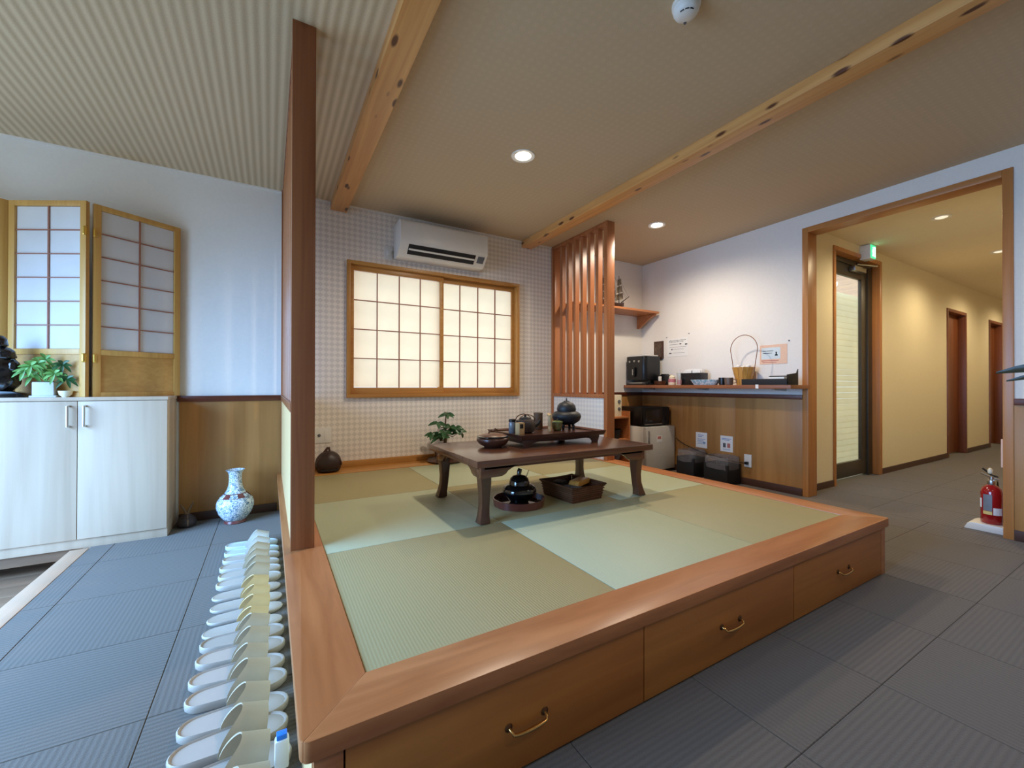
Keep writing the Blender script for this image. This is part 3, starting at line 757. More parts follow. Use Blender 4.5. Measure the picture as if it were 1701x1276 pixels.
for sx_ in (-1, 1):
    for sy_ in (-1, 1):
        cx = TX0+AI if sx_ < 0 else TX1-AI; cy = TY0+AI if sy_ < 0 else TY1-AI
        br = MB()
        y0_, y1_ = sorted((cy, cy-sy_*.02)); br.prism([(cx-sx_*p_[0], p_[1]) for p_ in ogee(.20)], 'y', y0_, y1_)
        x0_, x1_ = sorted((cx, cx-sx_*.02)); br.prism([(cy-sy_*max(p_[0], .0205), p_[1]) for p_ in ogee(.17)], 'x', x0_, x1_)
        part('bracket', br, 'table', tb, .002)
        # cabriole leg: square section sweeping inward then flaring at the foot
        lg = MB(); prev = None
        zs = [(TZ-.036, .056, .004), (.50, .056, .004), (.46, .052, .010), (.40, .044, .014), (.35, .042, .012), (.31, .046, .004), (ZP, .056, -.006)]
        vs = []
        for (z_, w_, ins) in zs:
            ox, oy = cx-sx_*ins, cy-sy_*ins
            for (u_, v_) in ((0, 0), (1, 0), (1, 1), (0, 1)): vs.append((ox-sx_*w_*u_, oy-sy_*w_*v_, z_))
        fs = [(3, 2, 1, 0), tuple(4*(len(zs)-1)+k for k in range(4))]
        for i in range(len(zs)-1):
            for k in range(4): fs.append((4*i+k, 4*i+(k+1) % 4, 4*i+4+(k+1) % 4, 4*i+4+k))
        part('leg', lg.add(vs, fs), 'table_z', tb, .003)

# ------------------------------------------------------------------ things on the table
t = thing('tea_tray', 'dark carved wooden tray on feet in the middle of the low table', 'tray', (1.535, 2.19, TZ))
X0, X1, Y0, Y1 = 1.215, 1.850, 1.985, 2.405; ZT = .655
part('tray_floor', B(X0+.03, X1-.03, Y0+.03, Y1-.03, .632, .642), 'tray_wood', t)
rim = MB()
def rimside(p0, p1, inn):
    # sloping rim board between two outer corners
    (ax, ay), (bx, by) = p0, p1; ix, iy = inn
    tx, ty = (bx-ax), (by-ay); ln = math.hypot(tx, ty); tx /= ln; ty /= ln; w_ = .034
    vs = [(ax, ay, ZT), (bx, by, ZT), (bx-tx*w_+ix*w_, by-ty*w_+iy*w_, ZT-.008), (ax+tx*w_+ix*w_, ay+ty*w_+iy*w_, ZT-.008),
          (ax+(tx+ix)*.012, ay+(ty+iy)*.012, ZT-.030), (bx+(-tx+ix)*.012, by+(-ty+iy)*.012, ZT-.030), (bx+(-tx+ix)*w_, by+(-ty+iy)*w_, ZT-.030), (ax+(tx+ix)*w_, ay+(ty+iy)*w_, ZT-.030)]
    return MB().add(vs, [(0, 1, 2, 3), (4, 7, 6, 5), (0, 4, 5, 1), (1, 5, 6, 2), (2, 6, 7, 3), (3, 7, 4, 0)])
for p0, p1, inn in (((X0, Y0), (X1, Y0), (0, 1)), ((X1, Y0), (X1, Y1), (-1, 0)), ((X1, Y1), (X0, Y1), (0, -1)), ((X0, Y1), (X0, Y0), (1, 0))):
    part('rim', rimside(p0, p1, inn), 'tray_wood', t, .002)
sk = [(X0+.03, .625), (X1-.03, .625), (X1-.045, .583), (X1-.085, .583), (X1-.10, .603), (X1-.14, .611), (1.535, .606), (X0+.14, .611), (X0+.10, .603), (X0+.085, .583), (X0+.045, .583)]
part('carved_skirt', MB().prism(sk, 'y', Y0+.03, Y0+.045), 'tray_wood', t, .002)
part('carved_skirt', MB().prism(sk, 'y', Y1-.045, Y1-.03), 'tray_wood', t, .002)
sk = [(Y0+.046, .625), (Y1-.046, .625), (Y1-.06, .603), (Y0+.06, .603)]
part('carved_skirt', MB().prism(sk, 'x', X0+.03, X0+.045), 'tray_wood', t, .001)
part('carved_skirt', MB().prism(sk, 'x', X1-.045, X1-.03), 'tray_wood', t, .001)
car = MB()
for k in range(9):
    cx = X0+.13+k*.047
    car.tube([(cx-.018, Y0+.029, .612), (cx-.008, Y0+.0275, .619), (cx+.006, Y0+.0275, .612), (cx+.018, Y0+.029, .619)], .0022, 5)
part('carving', car, 'tray_wood', t, 0, .8)
ZT = .642
k_ = thing('clay_teapot', 'dark brown clay teapot with bail handles on the tea tray', 'teapot', (1.385, 2.215, ZT))
part('body', MB().lathe([(.040, 0), (.056, .006), (.064, .030), (.064, .062), (.056, .078), (.040, .084)]), mat('brown_clay', S(58, 46, 42), .35, var=.15), k_, 0, .7, world=False)
ld = part('lid', MB().lathe([(.040, .084), (.036, .092), (.012, .097), (.002, .098)]), 'iron', k_, 0, .7, world=False)
part('lid_knob', MB().lathe([(.004, .097), (.009, .104), (.007, .110), (.001, .112)], n=14), 'iron', k_, 0, .7, world=False, sub=ld)
part('spout', MB().tube([(.055, -.02, .040), (.078, -.030, .055), (.090, -.036, .076)], [.014, .010, .007], 10), 'iron', k_, 0, .8, world=False)
for sg in (-1, 1):
    part('bail_handle', MB().tube([(.058*math.cos(q), sg*.020+.004*math.sin(q)*sg, .074+.040*math.sin(q)) for q in [PI*w/12 for w in range(13)]], .0028, 6), 'old_brass', k_, 0, .9, world=False)
k_ = thing('glass_jar', 'small grey lidded jar behind the tea caddy on the tray', 'jar', (1.302, 2.235, ZT))
part('jar_body', MB().lathe([(.020, 0), (.022, .004), (.022, .062), (.018, .070)], n=18), mat('smoky_jar', S(120, 124, 128), .15), k_, 0, .7, world=False)
part('jar_lid', MB().lathe([(.022, .070), (.022, .084), (.016, .087)], n=18), 'dark', k_, 0, .7, world=False)
k_ = thing('tea_caddy', 'small tan wooden tea caddy with dark label at the tray front', 'caddy', (1.298, 2.135, ZT), .2)
part('box', B(-.022, .022, -.018, .018, 0, .072), 'tan_bamboo', k_, .002, world=False)
part('label_plate', B(-.016, .010, -.0192, -.018, .038, .064), 'matte_dark', k_, world=False)
k_ = thing('bamboo_cup', 'tall brown bamboo cup standing behind the teapot', 'cup', (1.560, 2.33, ZT))
part('cup_body', MB().lathe([(.026, 0), (.030, .006), (.030, .098), (.033, .112), (.028, .112), (.026, .03), (.002, .028)], n=20, cap=False), mat('brown_bamboo', S(112, 84, 60), .5, var=.15), k_, 0, .7, world=False)
part('utensil', MB().tube([(0, 0, .03), (.012, .004, .118)], .003, 6), 'tan_bamboo', k_, 0, .8, world=False)
k_ = thing('bamboo_scoop', 'pale bamboo tube standing on the tray between teapot and green cup', 'tea scoop', (1.553, 2.185, ZT))
part('tube', MB().lathe([(.011, 0), (.0125, .03), (.0115, .032), (.0125, .034), (.0125, .096), (.008, .096), (.008, .05)], n=16, cap=False), 'tan_bamboo', k_, 0, .7, world=False)
part('cross_tube', MB().tube([(-.004, -.016, .100), (.006, .026, .108)], .0105, 12), 'tan_bamboo', k_, 0, .8, world=False)
k_ = thing('green_lidded_cup', 'olive green glazed lidded cup on the tray beside the iron burner', 'cup', (1.632, 2.215, ZT))
part('cup_body', MB().lathe([(.020, 0), (.028, .006), (.034, .030), (.036, .054)], n=22), mat('olive_glaze', S(110, 100, 56), .25, var=.25, vscale=60), k_, 0, .7, world=False)
ld = part('cup_lid', MB().lathe([(.038, .054), (.037, .059), (.014, .066), (.003, .067)], n=22), mat('green_glaze', S(96, 108, 62), .25, var=.2), k_, 0, .7, world=False)
part('lid_knob', MB().lathe([(.004, .066), (.008, .073), (.001, .077)], n=12), 'iron', k_, 0, .7, world=False, sub=ld)
k_ = thing('iron_burner', 'black cast iron tripod burner with pointed lid on the tray', 'incense burner', (1.762, 2.285, ZT))
part('bowl', MB().lathe([(.022, .026), (.056, .032), (.090, .056), (.101, .082), (.097, .100), (.080, .114), (.063, .120)], n=32), 'iron', k_, 0, .9, world=False)
ld = part('lid', MB().lathe([(.063, .120), (.066, .132), (.060, .158), (.046, .174), (.030, .180), (.022, .184), (.018, .190), (.004, .191)], n=32), 'iron', k_, 0, .9, world=False)
part('finial', MB().lathe([(.007, .190), (.0045, .196), (.0035, .206), (.0008, .212)], n=10), 'iron', k_, 0, .9, world=False, sub=ld)
for q in range(4):
    an = q*PI/2+.5
    part('foot', MB().tube([(.045*math.cos(an), .045*math.sin(an), .034), (.054*math.cos(an), .054*math.sin(an), .016), (.050*math.cos(an), .050*math.sin(an), 0)], [.012, .010, .008], 8), 'iron', k_, 0, .8, world=False)
k_ = thing('round_lidded_box', 'dark round lidded bowl with bark brown lid at the left table end', 'bowl', (1.112, 2.13, TZ))
part('bowl', MB().lathe([(.046, 0), (.052, .004), (.080, .020), (.094, .040), (.092, .052), (.084, .058)], n=32), 'tray_wood', k_, 0, .8, world=False)
ld = part('lid', MB().lathe([(.086, .058), (.083, .064), (.060, .074), (.030, .079), (.002, .080)], n=32), wood('bark_lid', S(128, 90, 66), S(84, 52, 38), 'x', rough=.4), k_, 0, .8, world=False)
part('lid_rim', MB().lathe([(.084, .0575), (.089, .059), (.089, .063), (.083, .065)], n=32, cap=False), 'lacquer', k_, 0, .8, world=False, sub=ld)
part('twig_knob', MB().tube([(-.030, 0, .078), (-.014, .002, .094), (.006, .001, .088), (.018, .004, .102), (.034, .002, .092)], [.004, .006, .006, .007, .004], 7), 'tray_wood', k_, 0, .8, world=False, sub=ld)

# ------------------------------------------------------------------ under the table
t = thing('lobed_tray', 'round dark lobed lacquer tray on tatami under the table', 'tray', (1.205, 1.992, ZP-.003))
vs = []; NL = 60
def lob(k, rad): 
    q = 2*PI*k/NL; return (rad*(1+.025*abs(math.sin(q*4)))*math.cos(q), rad*(1+.025*abs(math.sin(q*4)))*math.sin(q))
tr_ = MB(); rows = [(.120, 0), (.138, .002), (.142, .040), (.136, .041), (.130, .012), (.002, .011)]
tr_.add([(*lob(k, R), z_) for R, z_ in rows for k in range(NL)], [(i*NL+k, i*NL+(k+1) % NL, (i+1)*NL+(k+1) % NL, (i+1)*NL+k) for i in range(len(rows)-1) for k in range(NL)]+[tuple(range(NL-1, -1, -1))])
part('tray_body', tr_, 'red_lacquer', t, 0, .7, world=False)
part('inlay', MB().lathe([(.126, .0115), (.126, .0125)], n=40), 'lacquer', t, 0, .6, world=False)
k_ = thing('lacquer_pot', 'glossy black lidded pot standing in the lobed tray under the table', 'pot', (1.215, 2.005, ZP+.010))
part('pot_body', MB().lathe([(.050, 0), (.056, .010), (.074, .030), (.092, .046), (.097, .064), (.090, .084), (.070, .096), (.056, .098)], n=34), 'lacquer', k_, 0, .9, world=False)
ld = part('lid', MB().lathe([(.058, .098), (.057, .112), (.050, .132), (.036, .144), (.015, .150), (.002, .151)], n=34), 'lacquer', k_, 0, .9, world=False)
part('knob', MB().tube([(-.004, 0, .146), (.000, .0, .168), (.006, .0, .184)], [.011, .014, .012], 10), 'lacquer', k_, 0, .9, world=False, sub=ld)
part('ladle_handle', MB().tube([(.026, -.012, .110), (.046, -.016, .160), (.052, -.018, .176)], .0028, 6), 'tan_bamboo', k_, 0, .9, world=False)
t = thing('wicker_basket', 'dark brown rectangular wicker basket on tatami under the table', 'basket', (1.575, 1.985, ZP-.003), .06)
hw, hd_, hh = .112, .130, .088
def wallb(x0, x1, y0, y1, flare, z0=0., z1=.088): return MB().box(x0, x1, y0, y1, z0, z1)
fl_ = .016
ws = MB()
def quadwall(p, q, th, nx, ny):
    (ax, ay), (bx, by) = p, q
    A = [(ax, ay, 0), (bx, by, 0), (bx+nx*fl_+(bx-ax)*.03, by+ny*fl_+(by-ay)*.03, hh), (ax+nx*fl_-(bx-ax)*.03, ay+ny*fl_-(by-ay)*.03, hh)]
    I = [(v[0]-nx*th, v[1]-ny*th, v[2]) for v in A]
    return MB().add(A+I, [(0, 1, 2, 3), (7, 6, 5, 4), (0, 4, 5, 1), (1, 5, 6, 2), (2, 6, 7, 3), (3, 7, 4, 0)])
for p, q, nx, ny in (((-hw, -hd_), (hw, -hd_), 0, -1), ((hw, -hd_), (hw, hd_), 1, 0), ((hw, hd_), (-hw, hd_), 0, 1), ((-hw, hd_), (-hw, -hd_), -1, 0)):
    part('woven_side', quadwall(p, q, .006, nx, ny), 'basket', t, .001, world=False)
part('basket_floor', B(-hw, hw, -hd_, hd_, 0, .006), 'basket', t, world=False)
rx, ry = hw+fl_+.002, hd_+fl_+.002
part('rim_cane', MB().tube([(-rx, -ry, hh), (rx, -ry, hh), (rx, ry, hh), (-rx, ry, hh)], .006, 8, closed=True), 'basket', t, 0, .8, world=False)
for dz in (.016, .032, .048, .064, .078):
    f_ = fl_*dz/hh
    part('weave_strand', MB().tube([(-hw-f_, -hd_-f_, dz), (hw+f_, -hd_-f_, dz), (hw+f_, hd_+f_, dz), (-hw-f_, hd_+f_, dz)], .003, 6, closed=True), 'basket', t, 0, .8, world=False)
solo('wood_block', MB().prism([(-.085, .0), (.085, .0), (.080, .022), (.06, .032), (-.07, .030), (-.085, .016)], 'y', -.032, .032), 'bamboo', 'amber wooden holder lying in the wicker basket', 'wood block', (1.622, 1.97, ZP+.067), .42, .004)
solo('paper_packet', MB().prism([(-.05, 0), (.05, 0), (.046, .018), (-.044, .022)], 'y', -.03, .03), 'ink', 'grey paper packet lying in the wicker basket', 'packet', (1.535, 1.93, ZP+.055), -.3, .004)
solo('tea_packet', MB().prism([(-.045, 0), (.045, 0), (.04, .03), (-.04, .028)], 'y', -.035, .035), 'matte_dark', 'dark packet at the back of the wicker basket', 'packet', (1.53, 2.05, ZP+.052), .5, .004)
solo('basket_filling', MB().prism([(-.10, 0), (.10, 0), (.098, .048), (-.098, .046)], 'y', -.115, .115), 'basket', 'folded brown cloth lining the wicker basket', 'cloth', (1.575, 1.985, ZP+.0035), .06, .004)

# ------------------------------------------------------------------ on the tatami at the back wall
t = thing('wooden_bell', 'dark round temple-style wooden bell on the platform behind the pillar', 'wooden bell', (.392, 3.475, ZP))
bm_ = MB()
def bell(u, v):
    th = 2*PI*v; ph = PI*u
    x_, y_, z_ = math.sin(ph)*math.cos(th), math.sin(ph)*math.sin(th), math.cos(ph)
    z2 = max(z_, -.62)
    return (x_*.095, y_*.085, (z2+.62)*.098)
part('bell_body', bm_.grid(bell, 22, 32), mat('dark_carved_wood', S(46, 28, 20), .45, var=.2, bmp=.3, bscale=90), t, 0, .9, world=False)
part('carved_ridge', MB().tube([(.088*math.cos(q), -.040, .050+.085*math.sin(q)) for q in [PI*w/14 for w in range(15)]], .007, 7), 'tray_wood', t, 0, .9, world=False)
part('slit', B(-.06, .06, -.082, -.06, .018, .026), 'matte_dark', t, world=False)
part('handle', MB().tube([(-.040, 0, .135), (-.022, 0, .160), (-.004, 0, .182), (.004, 0, .184), (.010, 0, .150)], [.008, .009, .010, .008, .008], 8), 'tray_wood', t, 0, .9, world=False)
t = thing('potted_plant', 'leafy green plant in dark wooden planter by the back wall under window', 'plant', (1.325, 3.44, ZP))
part('planter_base', MB().lathe([(.060, 0), (.150, .004), (.158, .014), (.145, .026), (.10, .032)], n=26), 'tray_wood', t, 0, .8, world=False)
for q in range(4):
    an = q*PI/2+.78
    part('planter_foot', MB().lathe([(.016, 0), (.024, .010), (.022, .028), (.012, .034)], (.135*math.cos(an), .115*math.sin(an), 0), 12), 'tray_wood', t, 0, .8, world=False)
part('pot', MB().lathe([(.070, .030), (.084, .050), (.094, .120), (.098, .150), (.088, .150), (.084, .135)], n=26), mat('brown_glazed_pot', S(70, 46, 36), .3, var=.15), t, 0, .8, world=False)
part('soil', MB().lathe([(.084, .138), (.05, .142), (.002, .144)], n=20), 'soil', t, 0, .8, world=False)
part('trunk', MB().tube([(0, 0, .14), (.008, .0, .22), (.002, 0, .29), (.006, -.005, .40)], [.016, .015, .010, .005], 8), 'stem', t, 0, .9, world=False)
rnd = random.Random(4)
lv = []
tips = [((.010, -.01, .405), .30), ((-.075, -.03, .335), .25), ((-.13, -.04, .245), .25), ((.085, -.03, .285), .25), ((.03, -.05, .30), .3), ((-.03, -.06, .26), .3), ((.13, -.02, .25), .25), ((-.06, -.04, .22), .25)]
for (tx, ty, tz), dr in tips:
    part('twig', MB().tube([(.003, 0, .24 if tz < .33 else .30), (tx*.5, ty*.5, tz-.04), (tx, ty, tz)], [.005, .004, .002], 6), 'stem', t, 0, .8, world=False)
    for q in range(6):
        an = 2*PI*q/6+rnd.random()*1.0; el = rnd.uniform(-.15, .6)
        d = (math.cos(an)*math.cos(el), math.sin(an)*math.cos(el), math.sin(el))
        part('leaf', MB().leaf((tx, ty, tz), d, rnd.uniform(.070, .095), rnd.uniform(.034, .044), rnd.uniform(.3, .7), up=(-.2, -.75, .55)), 'leaf_dark', t, 0, 1.2, world=False)

# ------------------------------------------------------------------ kitchenette corner
t = thing('wall_shelf', 'orange wooden wall shelf on curved brackets behind the slatted screen', 'shelf', (3.27, YB, 1.79))
part('shelf_board', B(2.665, 3.885, 3.30, YB, 1.772, 1.795), 'shelf_wood', t, .003)
brp = [(YB, 1.772), (3.315, 1.772), (3.320, 1.755), (3.36, 1.742), (3.42, 1.720), (3.47, 1.685), (3.52, 1.655), (3.555, 1.625), (YB, 1.622)]
for xx in (2.80, 3.835): part('bracket', MB().prism(brp, 'x', xx, xx+.028), 'shelf_wood', t, .003)
t = thing('ship_model', 'dark model sailing ship with grey sails on the wall shelf', 'model ship', (3.29, 3.45, 1.795))
hull = MB()
secs = [(-.21, .020, .06, .11), (-.15, .034, .04, .085), (-.05, .042, .03, .068), (.06, .040, .03, .066), (.13, .028, .032, .074), (.185, .006, .045, .09)]
vs = []
for (x_, w_, zb_, zt_) in secs: vs += [(x_, -w_, zt_), (x_, -w_*.55, zb_), (x_, w_*.55, zb_), (x_, w_, zt_)]
fs = [(0, 1, 2, 3), tuple(reversed([4*5+k for k in range(4)]))]
for i in range(5):
    for k in range(4): fs.append((4*i+k, 4*i+(k+1) % 4, 4*i+4+(k+1) % 4, 4*i+4+k))
hl = part('hull', hull.add(vs, fs), 'tray_wood', t, .002, world=False)
part('stand', MB().box(-.11, -.09, -.05, .05, 0, .036).box(.06, .08, -.05, .05, 0, .036).box(-.09, .06, -.008, .008, .008, .018), 'matte_dark', t, .001, world=False)
part('bowsprit', MB().tube([(.15, 0, .085), (.27, 0, .165)], [.006, .003], 6), 'matte_dark', t, 0, .8, world=False)
sailm = mat('grey_sail_cloth', S(172, 160, 140), .8, var=.08)
for x_, h_ in ((-.13, .36), (0., .44), (.11, .38)):
    ms = part('mast', MB().tube([(x_, 0, .06), (x_, 0, h_)], [.005, .003], 6), 'matte_dark', t, 0, .8, world=False)
    for q in range(3):
        z0 = .11+q*(h_-.13)/3; z1 = z0+(h_-.13)/3-.014; w_ = .062-.014*q
        part('sail', MB().grid(lambda u, v: (x_+.022*math.sin(PI*u)*math.sin(PI*v)+.006, (v-.5)*2*w_*(1-.15*u), z0+(z1-z0)*u), 5, 6), sailm, t, 0, 1.2, world=False, sub=ms)
for x0_, z0_, x1_, z1_ in ((.26, .16, .11, .36), (.24, .145, .11, .27), (.22, .13, .0, .42), (-.2, .11, -.13, .34)):
    part('rigging', MB().tube([(x0_, 0, z0_), (x1_, 0, z1_)], .0015, 4), 'ink', t, world=False)
CT = .945
t = thing('wall_counter', 'long brown wooden counter shelf along the right wall', 'counter', (3.77, 2.67, CT-.03))
part('counter_board', B(3.615, XR, 1.765, YB-.002, CT-.032, CT), 'counter_wood', t, .003)
for yy in (1.95, 2.7, 3.4): part('bracket', MB().prism([(XR, CT-.032), (XR-.2, CT-.032), (XR-.2, CT-.04), (XR-.02, CT-.055), (XR, CT-.055)], 'y', yy, yy+.02), 'steel', t, .001)
part('price_tag', B(3.6135, 3.6155, 2.02, 2.045, CT-.03, CT+.004), 'paper', t)
# coffee machine
t = thing('coffee_machine', 'black coffee machine with pale top at the counter end', 'coffee machine', (3.75, 3.405, CT))
pts = arc(3.68, 3.33, .055, PI, PI*1.5)+arc(3.86, 3.30, .025, PI*1.5, PI*2)+[(3.885, 3.55), (3.625, 3.55)]
part('body', MB().prism(pts, 'z', CT+.055, 1.275), 'dark', t, .008)
part('base', MB().prism([(3.62, 3.26), (3.88, 3.26), (3.88, 3.55), (3.62, 3.55)], 'z', CT, CT+.018), 'dark', t, .003)
part('back_column', B(3.74, 3.885, 3.30, 3.545, CT+.018, CT+.055), 'dark', t)
part('drip_tray', B(3.630, 3.73, 3.32, 3.52, CT+.018, CT+.03), 'steel', t, .002)
part('top_lid', MB().prism([(3.65, 3.30), (3.87, 3.30), (3.87, 3.54), (3.65, 3.54)], 'z', 1.275, 1.29), 'white_plastic', t, .006)
sp = part('spout', B(3.600, 3.625, 3.41, 3.46, 1.04, 1.15), 'dark', t, .004)
part('nozzle', B(3.596, 3.600, 3.428, 3.440, 1.06, 1.125), 'steel', t, .001, sub=sp)
for yy, zz in ((3.36, 1.215), (3.43, 1.22), (3.50, 1.215)):
    part('dial', MB().lathe([(.013, 0), (.012, .008), (.004, .010)], n=14).moved(Matrix.Translation((3.625, yy, zz)) @ Matrix.Rotation(-PI/2, 4, 'Y')), 'steel', t, 0, .7)
# items along the counter
t = thing('picture_frame', 'small dark framed picture on the wall behind coffee machine', 'picture', (XR, 3.335, 1.25))
part('frame', B(XR-.016, XR, 3.27, 3.40, 1.25, 1.455), 'base_dark', t, .002)
part('picture', B(XR-.018, XR-.016, 3.285, 3.385, 1.268, 1.437), mat('dark_picture', S(86, 66, 52), .5, var=.6, vscale=40), t)
def notice(name, label, y0, y1, z0, z1, marks, m='paper', pins=(), XR=XR):
    t = thing(name, label, 'notice', (XR, (y0+y1)/2, z0))
    sh = part('sheet', B(XR-.0025, XR-.0005, y0, y1, z0, z1), m, t)
    W_, H_ = y1-y0, z1-z0
    for (u0, u1, v0, v1, mm) in marks:      # u from the left edge as seen from the room (far end), v from the top
        part('print', B(XR-.0032, XR-.0025, y1-u1*W_, y1-u0*W_, z1-v1*H_, z1-v0*H_), mm, t, sub=sh)
    for (yy, zz) in pins:
        part('pin', MB().lathe([(.006, 0), (.005, .004), (.002, .008)], n=10).moved(Matrix.Translation((XR-.001, yy, zz)) @ Matrix.Rotation(-PI/2, 4, 'Y')), 'ink', t, 0, .6)
    return t
def lines(u0, u1, v0, dv_, n_, m='ink', th=.018, jag=.2):
    return [(u0, u1-jag*((k*37 % 10)/10), v0+k*dv_, v0+k*dv_+th, m) for k in range(n_)]
mk = []
rl = random.Random(2)
for row, (v_, n_) in enumerate(((.10, 14), (.17, 12))):
    for q in range(n_): mk.append((.08+q*.06, .08+q*.06+.035, v_+rl.uniform(-.01, .02), v_+.03+rl.uniform(0, .02), 'ink'))
mk += [(.10, .55, .33, .345, 'ink'), (.60, .68, .30, .36, 'matte_dark'), (.86, .97, .34, .40, 'matte_dark'), (.10, .92, .48, .492, 'ink'), (.18, .26, .57, .63, 'ink'), (.3, .8, .60, .612, 'ink'), (.08, .2, .78, .84, 'ink'), (.25, .85, .80, .812, 'ink')]
def pin_pos(y0, y1, z1): return ((y1+.012, z1+.02), (y0-.012, z1+.035))
notice('wall_notice', 'white handwritten notice sheet pinned above the counter near coffee machine', 2.948, 3.215, 1.265, 1.470, mk, 'paper', pin_pos(2.948, 3.215, 1.470))
notice('wall_notice', 'peach bordered notice with green clover behind the hoop basket', 1.944, 2.180, 1.135, 1.310, [(.06, .76, .14, .74, 'blue_paper'), (.12, .5, .3, .33, 'bluetext'), (.12, .46, .42, .45, 'bluetext'), (.60, .63, .42, .56, 'greenprint'), (.565, .605, .50, .58, 'greenprint'), (.625, .665, .50, .58, 'greenprint'), (.59, .64, .38, .46, 'greenprint'), (.06, .7, .80, .84, 'redprint'), (.1, .62, .89, .92, 'redprint')], 'pink_paper', ((1.93, 1.335),))
notice('wall_notice', 'white notice with blue text on dado, nearer the fridge', 2.711, 2.842, .289, .449, lines(.2, .7, .16, .10, 2, 'bluetext', .04)+lines(.15, .85, .42, .10, 4, 'bluetext', .03)+[(.66, .86, .60, .70, 'bluetext')], 'paper', XR=XR-.012)
notice('wall_notice', 'white notice with two coloured boxes on dado above the bins', 2.434, 2.564, .285, .441, lines(.12, .88, .16, .08, 2, 'bluetext', .035)+[(.22, .44, .46, .74, 'ink'), (.56, .80, .46, .74, 'redprint'), (.2, .8, .84, .87, 'bluetext')], 'paper', XR=XR-.012)
t = thing('wall_socket', 'white wall socket with black plug on the golden dado', 'socket', (XR-.012, 2.284, .17))
part('plate', B(XR-.021, XR-.0125, 2.249, 2.319, .170, .290), 'white_plastic', t, .003)
part('plug', B(XR-.050, XR-.021, 2.272, 2.300, .196, .222), 'dark', t, .004)
part('cord', MB().tube([(XR-.045, 2.30, .208), (XR-.05, 2.40, .205), (XR-.05, 2.55, .225), (XR-.05, 2.75, .25), (XR-.045, 2.95, .30), (XR-.04, 3.04, .34), (XR-.04, 3.07, .36)], .004, 6), 'dark', t, 0, .9)
t = thing('snack_basket', 'small brown basket of white packets beside the coffee machine', 'basket', (3.71, 3.14, CT))
part('basket_body', MB().lathe([(.050, 0), (.054, .004), (.066, .045), (.062, .045), (.050, .008), (.002, .007)], n=22, cap=False), 'basket', t, 0, .7, world=False)
for q in range(3):
    part('packet', B(-.020, .020, -.004, .004, .010, .095).moved(Matrix.Translation((-.012+.014*q, -.01+.014*q, 0)) @ Matrix.Rotation(.5*q, 4, 'Z')), 'paper', t, .001, world=False)
t = thing('cup_dispenser', 'black rounded cup lid dispenser behind the snack basket', 'dispenser', (3.85, 3.19, CT))
part('body', MB().prism([(-.05, 0), (.05, 0), (.05, .10), (.03, .125), (-.03, .125), (-.05, .10)], 'x', -.03, .03), 'dark', t, .005, world=False)
t = thing('sugar_jar', 'pink banded jar with white lid on the counter', 'jar', (3.715, 2.985, CT))
part('jar_body', MB().lathe([(.036, 0), (.038, .004), (.038, .030)], n=22), 'cream_ceramic', t, 0, .7, world=False)
part('band', MB().lathe([(.0385, .030), (.039, .064), (.037, .066)], n=22), mat('pink_band', S(190, 112, 120), .5), t, 0, .7, world=False)
part('jar_lid', MB().lathe([(.030, .066), (.032, .088), (.020, .100), (.006, .106)], n=22), 'cream_ceramic', t, 0, .7, world=False)
t = thing('straw_glass', 'clear glass holding stirrers on the counter', 'glass', (3.72, 2.895, CT))
part('tumbler', MB().lathe([(.026, 0), (.030, .130), (.028, .130), (.024, .006), (.001, .006)], n=20, cap=False), 'clear', t, 0, .7, world=False)
part('content', MB().lathe([(.0235, .007), (.0245, .055)], n=16), mat('pink_syrup', S(206, 150, 150), .4), t, 0, .7, world=False)
for q in range(4): part('stirrer', MB().tube([(-.008+.005*q, .004*q-.006, .056), (-.016+.012*q, .008*q-.012, .165)], .002, 5), 'paper', t, 0, .8, world=False)
t = thing('cup_organizer', 'black organizer box with white papers behind the blue dish', 'organizer', (3.80, 2.78, CT))
part('box', MB().box(-.06, .06, -.115, -.110, 0, .125).box(-.06, .06, .110, .115, 0, .125).box(-.06, -.054, -.11, .11, 0, .125).box(.054, .06, -.11, .11, 0, .125).box(-.054, .054, -.11, .11, 0, .006), 'dark', t, .001, world=False)
part('divider', B(-.054, .054, -.012, -.006, .006, .15), 'steel', t, world=False)
for q in range(5): part('paper_sheet', B(-.04+.016*q, -.032+.016*q, -.10+.02*(q % 2), .09, .007, .150+.008*(q % 3)), 'paper', t, world=False)
t = thing('patterned_dish', 'pale blue patterned oblong dish on the counter edge', 'dish', (3.69, 2.575, CT))
ds = MB(); NQ = 32; rows = [(.040, .110, 0), (.044, .116, .003), (.062, .146, .052), (.058, .142, .053), (.040, .108, .008)]
ds.add([(a_*math.copysign(abs(math.cos(2*PI*k/NQ))**.55, math.cos(2*PI*k/NQ)), b_*math.copysign(abs(math.sin(2*PI*k/NQ))**.55, math.sin(2*PI*k/NQ)), z_) for a_, b_, z_ in rows for k in range(NQ)],
       [(i*NQ+k, i*NQ+(k+1) % NQ, (i+1)*NQ+(k+1) % NQ, (i+1)*NQ+k) for i in range(4) for k in range(NQ)]+[tuple(range(NQ-1, -1, -1)), tuple(4*NQ+k for k in range(NQ))])
part('dish_body', ds, 'dish', t, 0, .7, world=False)
for q in range(4): part('wrapped_sweet', MB().lathe([(.004, 0), (.016, .006), (.016, .018), (.004, .024)], (0, -.07+.045*q, .012), 10), 'paper', t, 0, .8, world=False)
